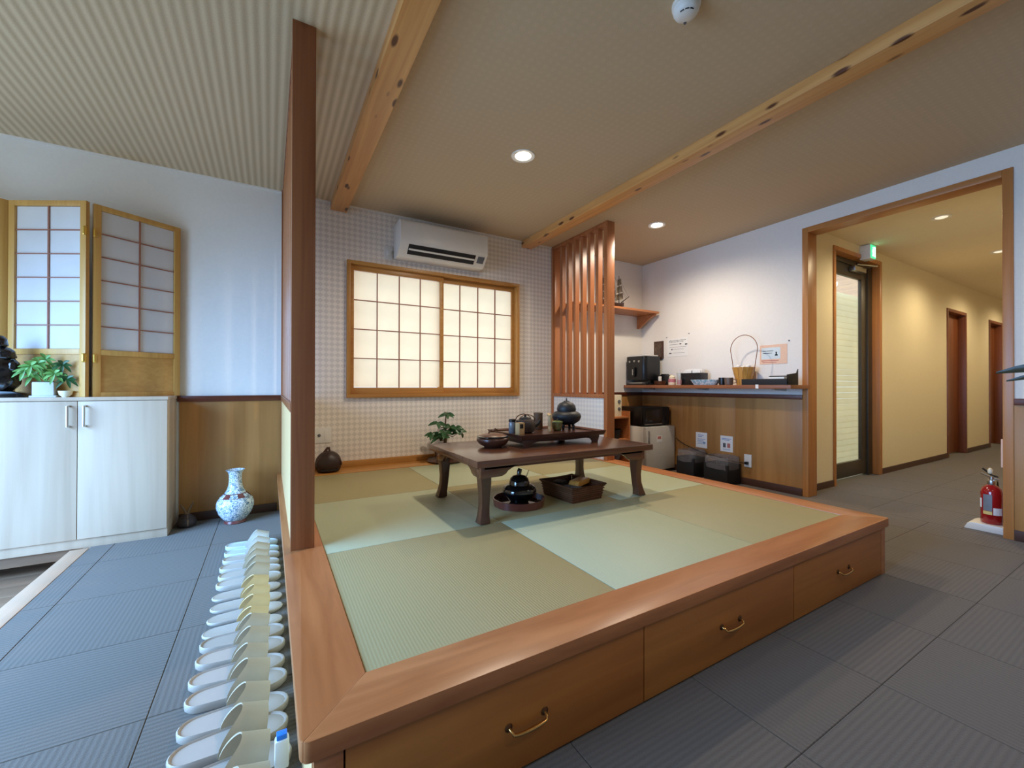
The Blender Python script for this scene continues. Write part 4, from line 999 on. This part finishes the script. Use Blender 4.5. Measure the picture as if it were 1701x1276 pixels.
def cup(name, label, m, x_, y_, r_, h_):
    t = thing(name, label, 'cup', (x_, y_, CT))
    part('cup_body', MB().lathe([(r_*.7, 0), (r_*.9, .004), (r_, h_*.6), (r_, h_), (r_*.9, h_), (r_*.8, .012), (.001, .010)], n=20, cap=False), m, t, 0, .7, world=False)
    part('handle', MB().tube([(r_*.95*.5, -r_*.9, h_*.8), (r_*.7, -r_*1.5, h_*.7), (r_*.7, -r_*1.5, h_*.35), (r_*.45, -r_*.85, h_*.25)], .004, 6), m, t, 0, .9, world=False)
cup('coffee_cup', 'black cup on the counter right of the blue dish', 'dark', 3.70, 2.405, .032, .07)
cup('coffee_cup', 'brown stoneware cup left of the hoop basket', mat('brown_stoneware', S(104, 86, 74), .45, var=.15), 3.685, 2.33, .038, .068)
t = thing('hoop_basket', 'golden bamboo basket with tall thin hoop handle on the counter', 'basket', (3.812, 2.265, CT))
n_ = 14
for k in range(n_):
    q0, q1 = 2*PI*k/n_+.02, 2*PI*(k+1)/n_-.02
    r0, r1 = .058, .098
    vs = []
    for rr, zz in ((r0, 0), (r1, .165)):
        for th in (0, .005): vs += [((rr-th)*math.cos(q0), (rr-th)*math.sin(q0), zz), ((rr-th)*math.cos(q1), (rr-th)*math.sin(q1), zz)]
    part('stave', MB().add(vs, [(0, 1, 5, 4), (2, 6, 7, 3), (0, 2, 3, 1), (4, 5, 7, 6), (0, 4, 6, 2), (1, 3, 7, 5)]), 'bamboo', t, world=False)
part('bottom', MB().lathe([(.054, .002), (.054, .010)], n=20), 'bamboo', t, 0, .6, world=False)
part('hoop_handle', MB().tube([(0, .094, .10), (0, .110, .22)]+[(0, .128*math.cos(q), .33+.135*math.sin(q)) for q in [PI*w/16 for w in range(17)]]+[(0, -.110, .22), (0, -.094, .10)], .0035, 7), wood('brown_hoop', S(150, 100, 62), S(120, 76, 44), 'z'), t, 0, .9, world=False)
for k in range(7): part('wrapped_item', MB().lathe([(.005, 0), (.022, .008), (.022, .045), (.004, .055)], (.05*math.cos(k*.9), .05*math.sin(k*.9), .11+.012*(k % 3)), 10), 'paper', t, 0, .8, world=False)
t = thing('stationery_tray', 'black shallow tray with paper pad at the counter end', 'tray', (3.712, 1.985, CT))
part('tray_base', MB().box(-.085, .085, -.19, .19, 0, .006).box(-.085, -.079, -.19, .19, .006, .052).box(.079, .085, -.19, .19, .006, .052).box(-.079, .079, .184, .19, .006, .052), 'matte_dark', t, .001, world=False)
part('end_wall', MB().prism([(-.085, .006), (.085, .006), (.085, .135), (.06, .10), (-.085, .085)], 'y', -.19, -.184), 'matte_dark', t, .001, world=False)
solo('paper_pad', B(-.06, .06, -.13, -.01, 0, .062), 'paper', 'white paper pad stacked in the black counter tray', 'paper pad', (3.715, 1.97, CT+.0065), .05, .001)
solo('pen', MB().tube([(0, -.06, .005), (0, .06, .005), (0, .075, .005)], [.005, .005, .001], 8), 'dark', 'black pen lying on the white paper pad', 'pen', (3.70, 1.90, CT+.0685), .2, 0, .8)
# fridge, microwave, rack
t = thing('mini_fridge', 'grey white mini fridge standing under the counter corner', 'fridge', (3.65, 3.325, 0))
part('body', B(3.44, 3.885, 3.135, 3.555, .02, .498), 'ac_plastic', t, .006)
dr = part('door', B(3.44, 3.885, 3.085, 3.130, .03, .496), mat('fridge_door', S(206, 202, 194), .4, var=.02), t, .008)
part('door_handle', B(3.46, 3.475, 3.072, 3.086, .28, .46), 'steel', t, .003, sub=dr)
part('sticker', B(3.60, 3.68, 3.0835, 3.0855, .33, .40), 'paper', t, sub=dr)
part('sticker_print', B(3.605, 3.66, 3.0828, 3.0835, .365, .392), 'redprint', t, sub=dr)
for xx in (3.48, 3.845):
    for yy in (3.16, 3.52): part('foot', MB().lathe([(.016, 0), (.016, .02)], (xx, yy, 0), 10), 'dark', t, 0, .6)
t = thing('microwave', 'black microwave oven on top of the mini fridge', 'microwave', (3.64, 3.32, .498))
part('body', B(3.44, 3.86, 3.15, 3.50, .506, .705), 'dark', t, .004)
dr = part('door', B(3.445, 3.745, 3.133, 3.149, .512, .70), 'dark', t, .003)
part('window', B(3.475, 3.715, 3.1305, 3.1335, .55, .675), 'lacquer', t, .001, sub=dr)
part('handle_strip', B(3.46, 3.73, 3.126, 3.133, .518, .526), 'steel', t, .001, sub=dr)
part('control_panel', B(3.75, 3.855, 3.135, 3.149, .512, .70), 'matte_dark', t, .002)
part('knob', MB().lathe([(.018, 0), (.016, .012)], n=16).moved(Matrix.Translation((3.80, 3.135, .57)) @ Matrix.Rotation(PI/2, 4, 'X')), 'dark', t, 0, .6)
for xx in (3.47, 3.83):
    for yy in (3.18, 3.47): part('foot', MB().lathe([(.012, 0), (.012, .008)], (xx, yy, .498), 10), 'dark', t, 0, .6)
t = thing('wooden_rack', 'orange wooden open rack between slatted screen and fridge', 'rack', (3.29, 3.41, 0))
part('side', B(3.155, 3.173, 3.285, 3.555, 0, .66), 'shelf_wood', t, .002); part('side', B(3.390, 3.408, 3.285, 3.555, 0, .66), 'shelf_wood', t, .002)
for zz in (.08, .34, .585): part('shelf', B(3.173, 3.390, 3.285, 3.555, zz, zz+.018), 'shelf_wood', t, .002)
part('back_board', B(3.173, 3.390, 3.545, 3.555, .098, .66), 'shelf_wood', t)
t = thing('dial_box', 'cream box with two dark dials standing on the wooden rack', 'timer box', (3.275, 3.38, .603))
part('case', B(3.225, 3.325, 3.33, 3.40, .603, .838), 'cream_ceramic', t, .006)
for zz in (.685, .765): part('dial', MB().lathe([(.020, 0), (.018, .008), (.006, .010)], n=16).moved(Matrix.Translation((3.285, 3.33, zz)) @ Matrix.Rotation(PI/2, 4, 'X')), 'ink', t, 0, .6)
solo('storage_basket', MB().lathe([(.06, 0), (.085, .10), (.080, .10), (.055, .006), (.001, .006)], n=20, cap=False), 'matte_dark', 'dark small basket on the middle shelf of the wooden rack', 'basket', (3.285, 3.41, .358), 0, 0, .7)
solo('storage_basket', MB().lathe([(.05, 0), (.088, .12), (.083, .12), (.045, .006), (.001, .006)], n=20, cap=False), 'ink', 'grey small basket on the lowest shelf of the wooden rack', 'basket', (3.285, 3.41, .098), 0, 0, .7)
# bins
def bin_(label, y0, y1, z1):
    t = thing('waste_bin', label, 'bin', (3.80, (y0+y1)/2, 0))
    x0, x1 = 3.685, 3.895
    part('bin_body', MB().box(x0, x1, y0, y0+.006, 0, z1-.07).box(x0, x1, y1-.006, y1, 0, z1-.07).box(x0, x0+.006, y0+.006, y1-.006, 0, z1-.07).box(x1-.006, x1, y0+.006, y1-.006, 0, z1-.07).box(x0+.006, x1-.006, y0+.006, y1-.006, 0, .01), 'matte_dark', t, .002)
    lin = MB(); NQ = 40
    rows = []
    rr = random.Random(int(y0*100))
    base = []
    for k in range(NQ):
        q = 2*PI*k/NQ; cx, cy = (x0+x1)/2, (y0+y1)/2
        hx, hy = (x1-x0)/2+.003, (y1-y0)/2+.003
        cxk = math.copysign(abs(math.cos(q))**.35, math.cos(q)); cyk = math.copysign(abs(math.sin(q))**.35, math.sin(q))
        base.append((cx, cy, hx*cxk, hy*cyk))
    vs = []
    for zz, sc in ((z1-.115, 1.015), (z1-.06, 1.02), (z1-.012, 1.015), (z1, .97), (z1-.03, .93)):
        for (cx, cy, ux, uy) in base: 
            w_ = rr.uniform(-.004, .004); vs.append((cx+ux*sc+w_, cy+uy*sc+w_, zz+rr.uniform(-.006, .006)))
    part('clear_liner', lin.add(vs, [(i*NQ+k, i*NQ+(k+1) % NQ, (i+1)*NQ+(k+1) % NQ, (i+1)*NQ+k) for i in range(4) for k in range(NQ)]), 'film', t, 0, 1.5, label='crumpled clear bag folded over the rim')
    return t
bin_('black waste bin with clear liner next to the fridge', 2.700, 2.905, .275)
bin_('black waste bin with clear liner below the two-box notice', 2.345, 2.590, .262)

# ------------------------------------------------------------------ fire extinguisher and its stand
t = thing('extinguisher_stand', 'white stand with base and notice plate behind the red extinguisher', 'stand', (4.10, .775, 0))
part('base', MB().prism([(.708, 0), (.885, 0), (.868, .038), (.850, .046), (.712, .046)], 'x', 3.985, 4.16), 'white_plastic', t, .004)
part('pole', B(4.08, 4.10, .7015, .7085, .0, .52), 'white_plastic', t, .002)
part('notice_plate', B(4.03, 4.045, .7015, .729, .42, .60), 'pink_paper', t, .002)
t = thing('fire_extinguisher', 'red fire extinguisher with pale safety knob by the corridor opening', 'fire extinguisher', (4.065, .775, .046))
part('cylinder', MB().lathe([(.044, 0), (.050, .006), (.050, .200), (.044, .226), (.026, .246), (.018, .252)], n=30), 'red', t, 0, .8, world=False)
part('label_panel', MB().grid(lambda u, v: (.0506*math.cos(PI*.80+u*.85), .0506*math.sin(PI*.80+u*.85), .085+.105*v), 8, 2), mat('grey_label', S(120, 124, 130), .5, var=.1), t, 0, 1.2, world=False)
part('label_strip', MB().grid(lambda u, v: (.0507*math.cos(PI*.80+u*.85), .0507*math.sin(PI*.80+u*.85), .062+.021*v), 8, 1), mat('yellow_label', S(226, 200, 120), .5), t, 0, 1.2, world=False)
part('white_label', MB().grid(lambda u, v: (.0506*math.cos(PI*1.10+u*.9), .0506*math.sin(PI*1.10+u*.9), .062+.046*v), 8, 1), 'paper', t, 0, 1.2, world=False)
part('white_label', MB().grid(lambda u, v: (.0506*math.cos(PI*.55+u*.6), .0506*math.sin(PI*.55+u*.6), .10+.06*v), 8, 1), 'paper', t, 0, 1.2, world=False)
vl = part('valve', MB().lathe([(.020, .250), (.022, .262), (.020, .278), (.012, .284), (.012, .304)], n=18), 'steel', t, 0, .7, world=False)
part('lever', MB().tube([(-.004, -.035, .288), (0, .0, .296), (.006, .048, .318)], .006, 6), 'steel', t, 0, .8, world=False)
part('lever', MB().tube([(-.004, -.030, .304), (0, .0, .312), (.006, .040, .350)], .006, 6), 'dark', t, 0, .8, world=False)
part('safety_knob', MB().lathe([(.004, .318), (.012, .326), (.013, .344), (.006, .356), (.001, .358)], (0, .006, 0), 14), 'cream_ceramic', t, 0, .8, world=False)
part('hose', MB().tube([(.016, -.006, .270), (.050, -.012, .268), (.066, -.014, .220), (.064, -.012, .120), (.060, -.010, .050)], .008, 8), 'dark', t, 0, .9, world=False)

# ------------------------------------------------------------------ shoe cabinet and what stands on it
t = thing('shoe_cabinet', 'whitewashed wood shoe cabinet with two visible doors and steel handles', 'cabinet', (-.95, 3.44, 0))
CX0, CX1, CYF = -2.15, -.545, 3.295
part('body', B(CX0, CX1, CYF+.018, YB-.003, .09, .845), 'cabinet', t, .001)
part('top_board', B(CX0, CX1+.004, CYF-.004, YB-.003, .845, .866), 'cabinet', t, .003)
part('plinth', B(CX0, CX1, CYF+.012, YB-.003, -.0, .09), 'cabinet', t, .001)
part('plinth_foot', B(CX0, -.98, CYF+.03, YB-.003, -.06, 0), 'plank', t, .001)
for i in range(4):
    x1 = CX1-.001-.401*i; x0 = x1-.398
    dr = part('door', B(x0, x1, CYF, CYF+.017, .055, .842), 'cabinet', t, .0015)
    hx = x0+.032 if i % 2 == 0 else x1-.032
    part('handle', MB().tube([(hx, CYF, .700), (hx, CYF-.028, .700), (hx, CYF-.028, .815), (hx, CYF, .815)], .0065, 8), 'steel', t, 0, .5, sub=dr, label='brushed steel bar handle')
ZCB = .866
fsn = thing('folding_screen', 'honey wood folding paper screen zigzagging on the shoe cabinet', 'folding screen', (-.90, 3.42, ZCB))
pm = None
def fold_panel(p0, p1, hinge_at):
    (ax, ay), (bx, by) = p0, p1
    W_ = math.hypot(bx-ax, by-ay); an = math.atan2(by-ay, bx-ax); H = 1.128
    Mx = Matrix.Translation((ax, ay, ZCB)) @ Matrix.Rotation(an, 4, 'Z')
    def pp(name, mb, m, sub=None, bev=0., label=None):
        mb.moved(Mx); return part(name, mb, m, fsn, bev, sub=sub, label=label)
    st = .034; zb = .245
    fr = pp('panel_frame', MB().box(0, st, -.011, .011, 0, H).box(W_-st, W_, -.011, .011, 0, H).box(st, W_-st, -.011, .011, H-.030, H).box(st, W_-st, -.011, .011, zb-.0, zb+.032).box(st, W_-st, -.011, .011, 0, .026), 'screen_wood', None, .0015)
    pp('lower_board', B(st, W_-st, -.003, .003, .026, zb), 'screen_board', fr)
    a0, a1, b0, b1 = st, W_-st, zb+.032, H-.030
    for i in range(2):
        for j in range(6):
            pw, ph = (a1-a0)/2, (b1-b0)/6
            pp('pane', B(a0+pw*i+.002, a0+pw*(i+1)-.002, .001, .002, b0+ph*j+.002, b0+ph*(j+1)-.002), 'screen_paper', fr)
    pp('lattice_bar', B((a0+a1)/2-.004, (a0+a1)/2+.004, -.006, .001, b0, b1), 'thin_bar', fr)
    for j in range(1, 6):
        z_ = b0+(b1-b0)*j/6
        pp('lattice_bar', B(a0, a1, -.005, .001, z_-.003, z_+.003), 'thin_bar', fr)
    for z_ in (.20, .93):
        pp('hinge', MB().lathe([(.008, 0), (.010, .006), (.010, .044), (.008, .05)], (hinge_at*W_+(.004 if hinge_at < .5 else -.004), -.014, z_), 10), 'gold', fr)
fold_panel((-.893, 3.325), (-.528, 3.562), 0)
fold_panel((-1.290, 3.515), (-.908, 3.300), 1)
fold_panel((-1.640, 3.310), (-1.302, 3.522), 0)
# potted plant on the cabinet
t = thing('potted_plant', 'small umbrella plant in pale square pot on the shoe cabinet', 'plant', (-1.088, 3.332, ZCB), .05)
part('saucer', B(-.052, .052, -.034, .034, 0, .010), 'stone_pot', t, .002, world=False)
part('pot', MB().box(-.042, .042, -.030, .030, .010, .085), 'stone_pot', t, .003, world=False)
part('soil', B(-.036, .036, -.024, .024, .085, .088), 'soil', t, world=False)
rnd = random.Random(9)
for (hx, hy, hz, nl, m_) in ((-.075, -.01, .150, 7, 'leaf_mid'), (-.02, -.02, .190, 8, 'leaf_mid'), (.02, .01, .160, 7, 'leaf_mid'), (.075, -.02, .185, 7, 'leaf_dark'), (.095, -.03, .105, 8, 'leaf_dark'), (-.05, .02, .125, 6, 'leaf_mid'), (.045, -.03, .135, 7, 'leaf_mid'), (-.045, -.03, .175, 7, 'leaf_mid'), (0, .01, .215, 7, 'leaf_mid')):
    st = part('stalk', MB().tube([(.004, 0, .088), (hx*.4, hy*.4, .10+(hz-.10)*.6), (hx, hy, hz)], [.003, .0022, .0015], 6), 'leaf_mid', t, 0, .9, world=False)
    for q in range(nl):
        an = 2*PI*q/nl+rnd.random()*.3
        d = (math.cos(an), -.25, math.sin(an)*.75)
        part('leaflet', MB().leaf((hx, hy, hz), d, rnd.uniform(.042, .056), .017, .35, up=(.1, -.8, .5)), m_, t, 0, 1.2, world=False, sub=st)
t = thing('carved_statue', 'black glossy carved figure at the left end of cabinet', 'statue', (-1.238, 3.365, ZCB))
stt = MB(); rs = random.Random(3)
def blob(c, R, sq=1.):
    def F(u, v):
        th = 2*PI*v; ph = PI*u; k = 1+.10*math.sin(5*th+ph*3)+.08*math.sin(7*ph)
        return (c[0]+R*k*math.sin(ph)*math.cos(th), c[1]+R*k*math.sin(ph)*math.sin(th), c[2]+R*sq*math.cos(ph))
    return F
part('figure', MB().grid(blob((-.02, 0, .13), .062, 1.9), 18, 20).grid(blob((-.01, -.01, .235), .040), 14, 16).grid(blob((-.03, -.01, .30), .030, 1.3), 14, 16).grid(blob((.025, -.02, .17), .026, 1.4), 12, 14), 'lacquer', t, 0, 1.2, world=False)
part('pedestal', MB().prism([(-.10, 0), (.085, 0), (.06, .024), (.03, .034), (-.10, .034)], 'y', -.045, .045), 'lacquer', t, .004, world=False)
solo('cream_bowl', MB().lathe([(.014, 0), (.016, .004), (.026, .014), (.031, .036), (.028, .036), (.023, .016), (.001, .010)], n=26, cap=False), 'cream_ceramic', 'cream ceramic bowl between plant and folding screen', 'bowl', (-.998, 3.308, ZCB), 0, 0, .7)

# ------------------------------------------------------------------ floor objects in the entrance corner
t = thing('porcelain_vase', 'blue and white porcelain vase with flared lip in the corner', 'vase', (-.20, 3.42, 0))
part('vase_body', MB().lathe([(.062, .020), (.074, .034), (.098, .070), (.110, .110), (.110, .135), (.102, .158), (.088, .176)], n=40), 'vase', t, 0, .9, world=False)
part('shoulder_band', MB().lathe([(.090, .175), (.078, .190), (.064, .202)], n=40, cap=False), 'vase_red', t, 0, .9, world=False)
for q in range(6):
    part('shoulder_panel', MB().grid(lambda u, v: ((.0915-.0225*u)*math.cos(2*PI*q/6+.2+.55*v), (.0915-.0225*u)*math.sin(2*PI*q/6+.2+.55*v), .178+.021*u), 3, 5), 'vase', t, 0, 1.2, world=False)
part('neck', MB().lathe([(.063, .202), (.048, .228), (.040, .258), (.037, .290), (.038, .325), (.044, .345), (.056, .358), (.053, .359), (.036, .335), (.030, .29)], n=40, cap=False), 'vase', t, 0, .9, world=False)
part('foot_ring', MB().lathe([(.062, 0), (.066, .004), (.062, .020)], n=40), 'vase_red', t, 0, .9, world=False)
t = thing('tied_pouch', 'small dark tied pouch ornament against the cabinet side', 'ornament', (-.470, 3.462, 0))
part('pouch', MB().lathe([(.030, 0), (.048, .008), (.055, .032), (.044, .060), (.020, .082), (.012, .090)], n=24), mat('dark_cloth', S(62, 48, 44), .8, var=.3, vscale=50), t, 0, .9, world=False)
for sg, z_ in ((-1, .150), (1, .160)):
    part('ear', MB().tube([(0, 0, .084), (sg*.014, 0, .115), (sg*.034, 0, z_)], [.010, .008, .004], 8), 'stem', t, 0, .9, world=False)
part('cord', MB().tube([(.013*math.cos(q), .013*math.sin(q), .088) for q in [2*PI*w/12 for w in range(12)]], .004, 6, closed=True), 'stem', t, 0, .9, world=False)
part('front_fold', MB().tube([(.006, -.020, .080), (.012, -.048, .045), (.012, -.056, .018)], [.004, .006, .003], 6), 'stem', t, 0, .9, world=False)
solo('entrance_mat', B(-.45, .45, -.35, .35, 0, .012), 'blue_paper', 'pale blue mat corner on the sunken entrance floor', 'mat', (-1.545, 2.42, ZG), .0, .004)

# ------------------------------------------------------------------ slippers
def half(u, W):     # sole half width along the length (0 heel .. 1 toe)
    h = W*(.80+.20*math.sin(max(0, (u-.15))*2.0))
    e = 1.0
    if u < .16: e = math.sqrt(max(0, 1-((.16-u)/.16)**2))
    if u > .76: e = math.sqrt(max(0, 1-((u-.76)/.24)**2))
    return h*e
def make_slipper(kind, ms, mb_):
    Ln = .262; W = .047 if kind == 'slide' else .044
    thick = .024 if kind == 'slide' else .013
    o = thing('slipper', 'x', 'slipper')
    us = [0, .012, .04, .08, .14, .22, .32, .42, .52, .62, .70, .76, .84, .90, .95, .985, 1.0]
    def out(sc, dz): return [(u, half(u, W)*sc) for u in us]
    ring = [(Ln*u, -half(u, W)) for u in us]+[(Ln*u, half(u, W)) for u in reversed(us[1:-1])]
    n = len(ring); cx = Ln*.5
    def lay(s_, z_, rise=0.): return [(cx+(p[0]-cx)*s_, p[1]*s_, z_+rise*max(0, (p[0]/Ln-.8)*.2*Ln)) for p in ring]
    layers = [lay(.955, 0), lay(.995, .005), lay(1.0, thick*.6), lay(.995, thick-.002), lay(.975, thick), lay(.955, thick-.001), lay(.925, thick-.005 if kind == 'slide' else thick-.002)]
    vs = [p for l_ in layers for p in l_]; m_ = len(layers)
    fs = [tuple(range(n-1, -1, -1))]+[(i*n+k, i*n+(k+1) % n, (i+1)*n+(k+1) % n, (i+1)*n+k) for i in range(m_-1) for k in range(n)]+[tuple((m_-1)*n+k for k in range(n))]
    so = part('sole', MB().add(vs, fs), ms, o, 0, .7, world=False)
    # strap: arched band, rear edge slanting forward towards the top
    NU, NV = 8, 18; hz = .080 if kind == 'slide' else .066
    def strap(off):
        def F(u, v):
            ph = PI*v; lift = math.sin(ph)
            x0_ = .104+.052*lift**1.5; x1_ = .207+.008*lift
            x_ = x0_+(x1_-x0_)*u
            hw_ = (half(x_/Ln, W)*.985+off)
            hh_ = (hz+off)*(1-.24*u)
            return (x_, -hw_*math.copysign(abs(math.cos(ph))**.75, math.cos(ph)), thick*.45+(hh_)*lift**.75)
        return F
    st = MB(); st.grid(strap(0.0035), NU, NV); k0 = len(st.v); st.grid(strap(0.), NU, NV)
    w = NV+1
    for i in range(NU): st.f += [(i*w, (i+1)*w, k0+(i+1)*w, k0+i*w), (i*w+NV, k0+i*w+NV, k0+(i+1)*w+NV, (i+1)*w+NV)]
    for j in range(NV): st.f += [(j, k0+j, k0+j+1, j+1), (NU*w+j, NU*w+j+1, k0+NU*w+j+1, k0+NU*w+j)]
    part('strap', st, mb_, o, 0, .8, world=False)
    return o
proto = {'far': make_slipper('slide', 'slip_sole_w', 'slip_band'), 'white': make_slipper('slide', 'slip_sole_b', 'slip_band_b'),
         'tan': make_slipper('mule', 'slip_sole_w', 'slip_band_tan'), 'near': make_slipper('slide', 'slip_sole', 'slip_band')}
used = {}
rows = [('white', 2.862, -9), ('white', 2.745, -9), ('far', 2.640, -7), ('far', 2.530, -6), ('far', 2.420, -1), ('far', 2.325, -1),
        ('tan', 2.212, 2), ('tan', 2.108, 0), ('tan', 2.005, 2), ('tan', 1.905, -1), ('near', 1.815, -4), ('near', 1.716, -3), ('near', 1.608, -3),
        ('near', 1.510, 0), ('near', 1.392, -1), ('near', 1.296, 2), ('near', 1.190, 0), ('near', 1.080, 2)]
ordn = ['first', 'second', 'third', 'fourth', 'fifth', 'sixth', 'seventh', 'eighth', 'ninth', 'tenth', 'eleventh', 'twelfth', 'thirteenth', 'fourteenth', 'fifteenth', 'sixteenth', 'seventeenth', 'eighteenth']
desc = {'white': 'bluish white slipper', 'far': 'off-white slipper with beige strap', 'tan': 'thin slipper with golden tan strap', 'near': 'grey beige rubber slide slipper'}
for i, (kd, y_, an) in enumerate(rows):
    src = proto[kd]
    if kd not in used: o = src; used[kd] = 1
    else:
        o = src.copy(); COL.objects.link(o)
        for ch in list(src.children):
            c = ch.copy(); COL.objects.link(c); c.parent = o
    o.location = (-.214+(.004 if i % 3 else 0), y_, .001); o.rotation_euler = (0, 0, math.radians(an))
    o['label'] = '%s, %s in the row counting from the vase' % (desc[kd], ordn[i]); o['group'] = 'slippers lined up along the platform'
t = thing('spray_bottle', 'white plastic bottle with blue cap among the nearest slippers', 'bottle', (.028, 1.128, .034))
part('bottle_body', MB().box(-.015, .015, -.012, .012, 0, .068), 'white_plastic', t, .005, world=False)
part('cap', B(-.011, .011, -.009, .009, .068, .080), mat('blue_cap', S(40, 120, 220), .4), t, .002, world=False)

# ------------------------------------------------------------------ tall plant at the right edge
t = thing('tall_plant', 'tall dark leaved plant reaching into the right edge of view', 'plant', (3.45, .24, 0))
part('pot', MB().lathe([(.075, 0), (.10, .01), (.115, .22), (.120, .24), (.108, .24), (.10, .20)], n=26), 'stone_pot', t, 0, .8, world=False)
part('soil', MB().lathe([(.10, .205), (.002, .212)], n=20), 'soil', t, 0, .8, world=False)
part('trunk', MB().tube([(0, 0, .20), (.01, .01, .55), (0, 0, 1.02)], [.018, .015, .010], 8), 'stem', t, 0, .9, world=False)
for k in range(9):
    an = PI*.5+2*PI*k/9
    el = (.22, .5, .35)[k % 3]
    part('leaf', MB().leaf((.01*math.cos(an), .01*math.sin(an), 1.02-.05*(k % 3)), (math.cos(an), math.sin(an), el), .40 if k == 0 else .32, .060, .24, up=(-1, 0, .25)), 'leaf_black', t, 0, 1.2, world=False)
part('leaf', MB().leaf((.0, .02, 1.0), (-.02, 1, .12), .345, .040, .22, up=(-1, 0, .25)), 'leaf_black', t, 0, 1.2, world=False)
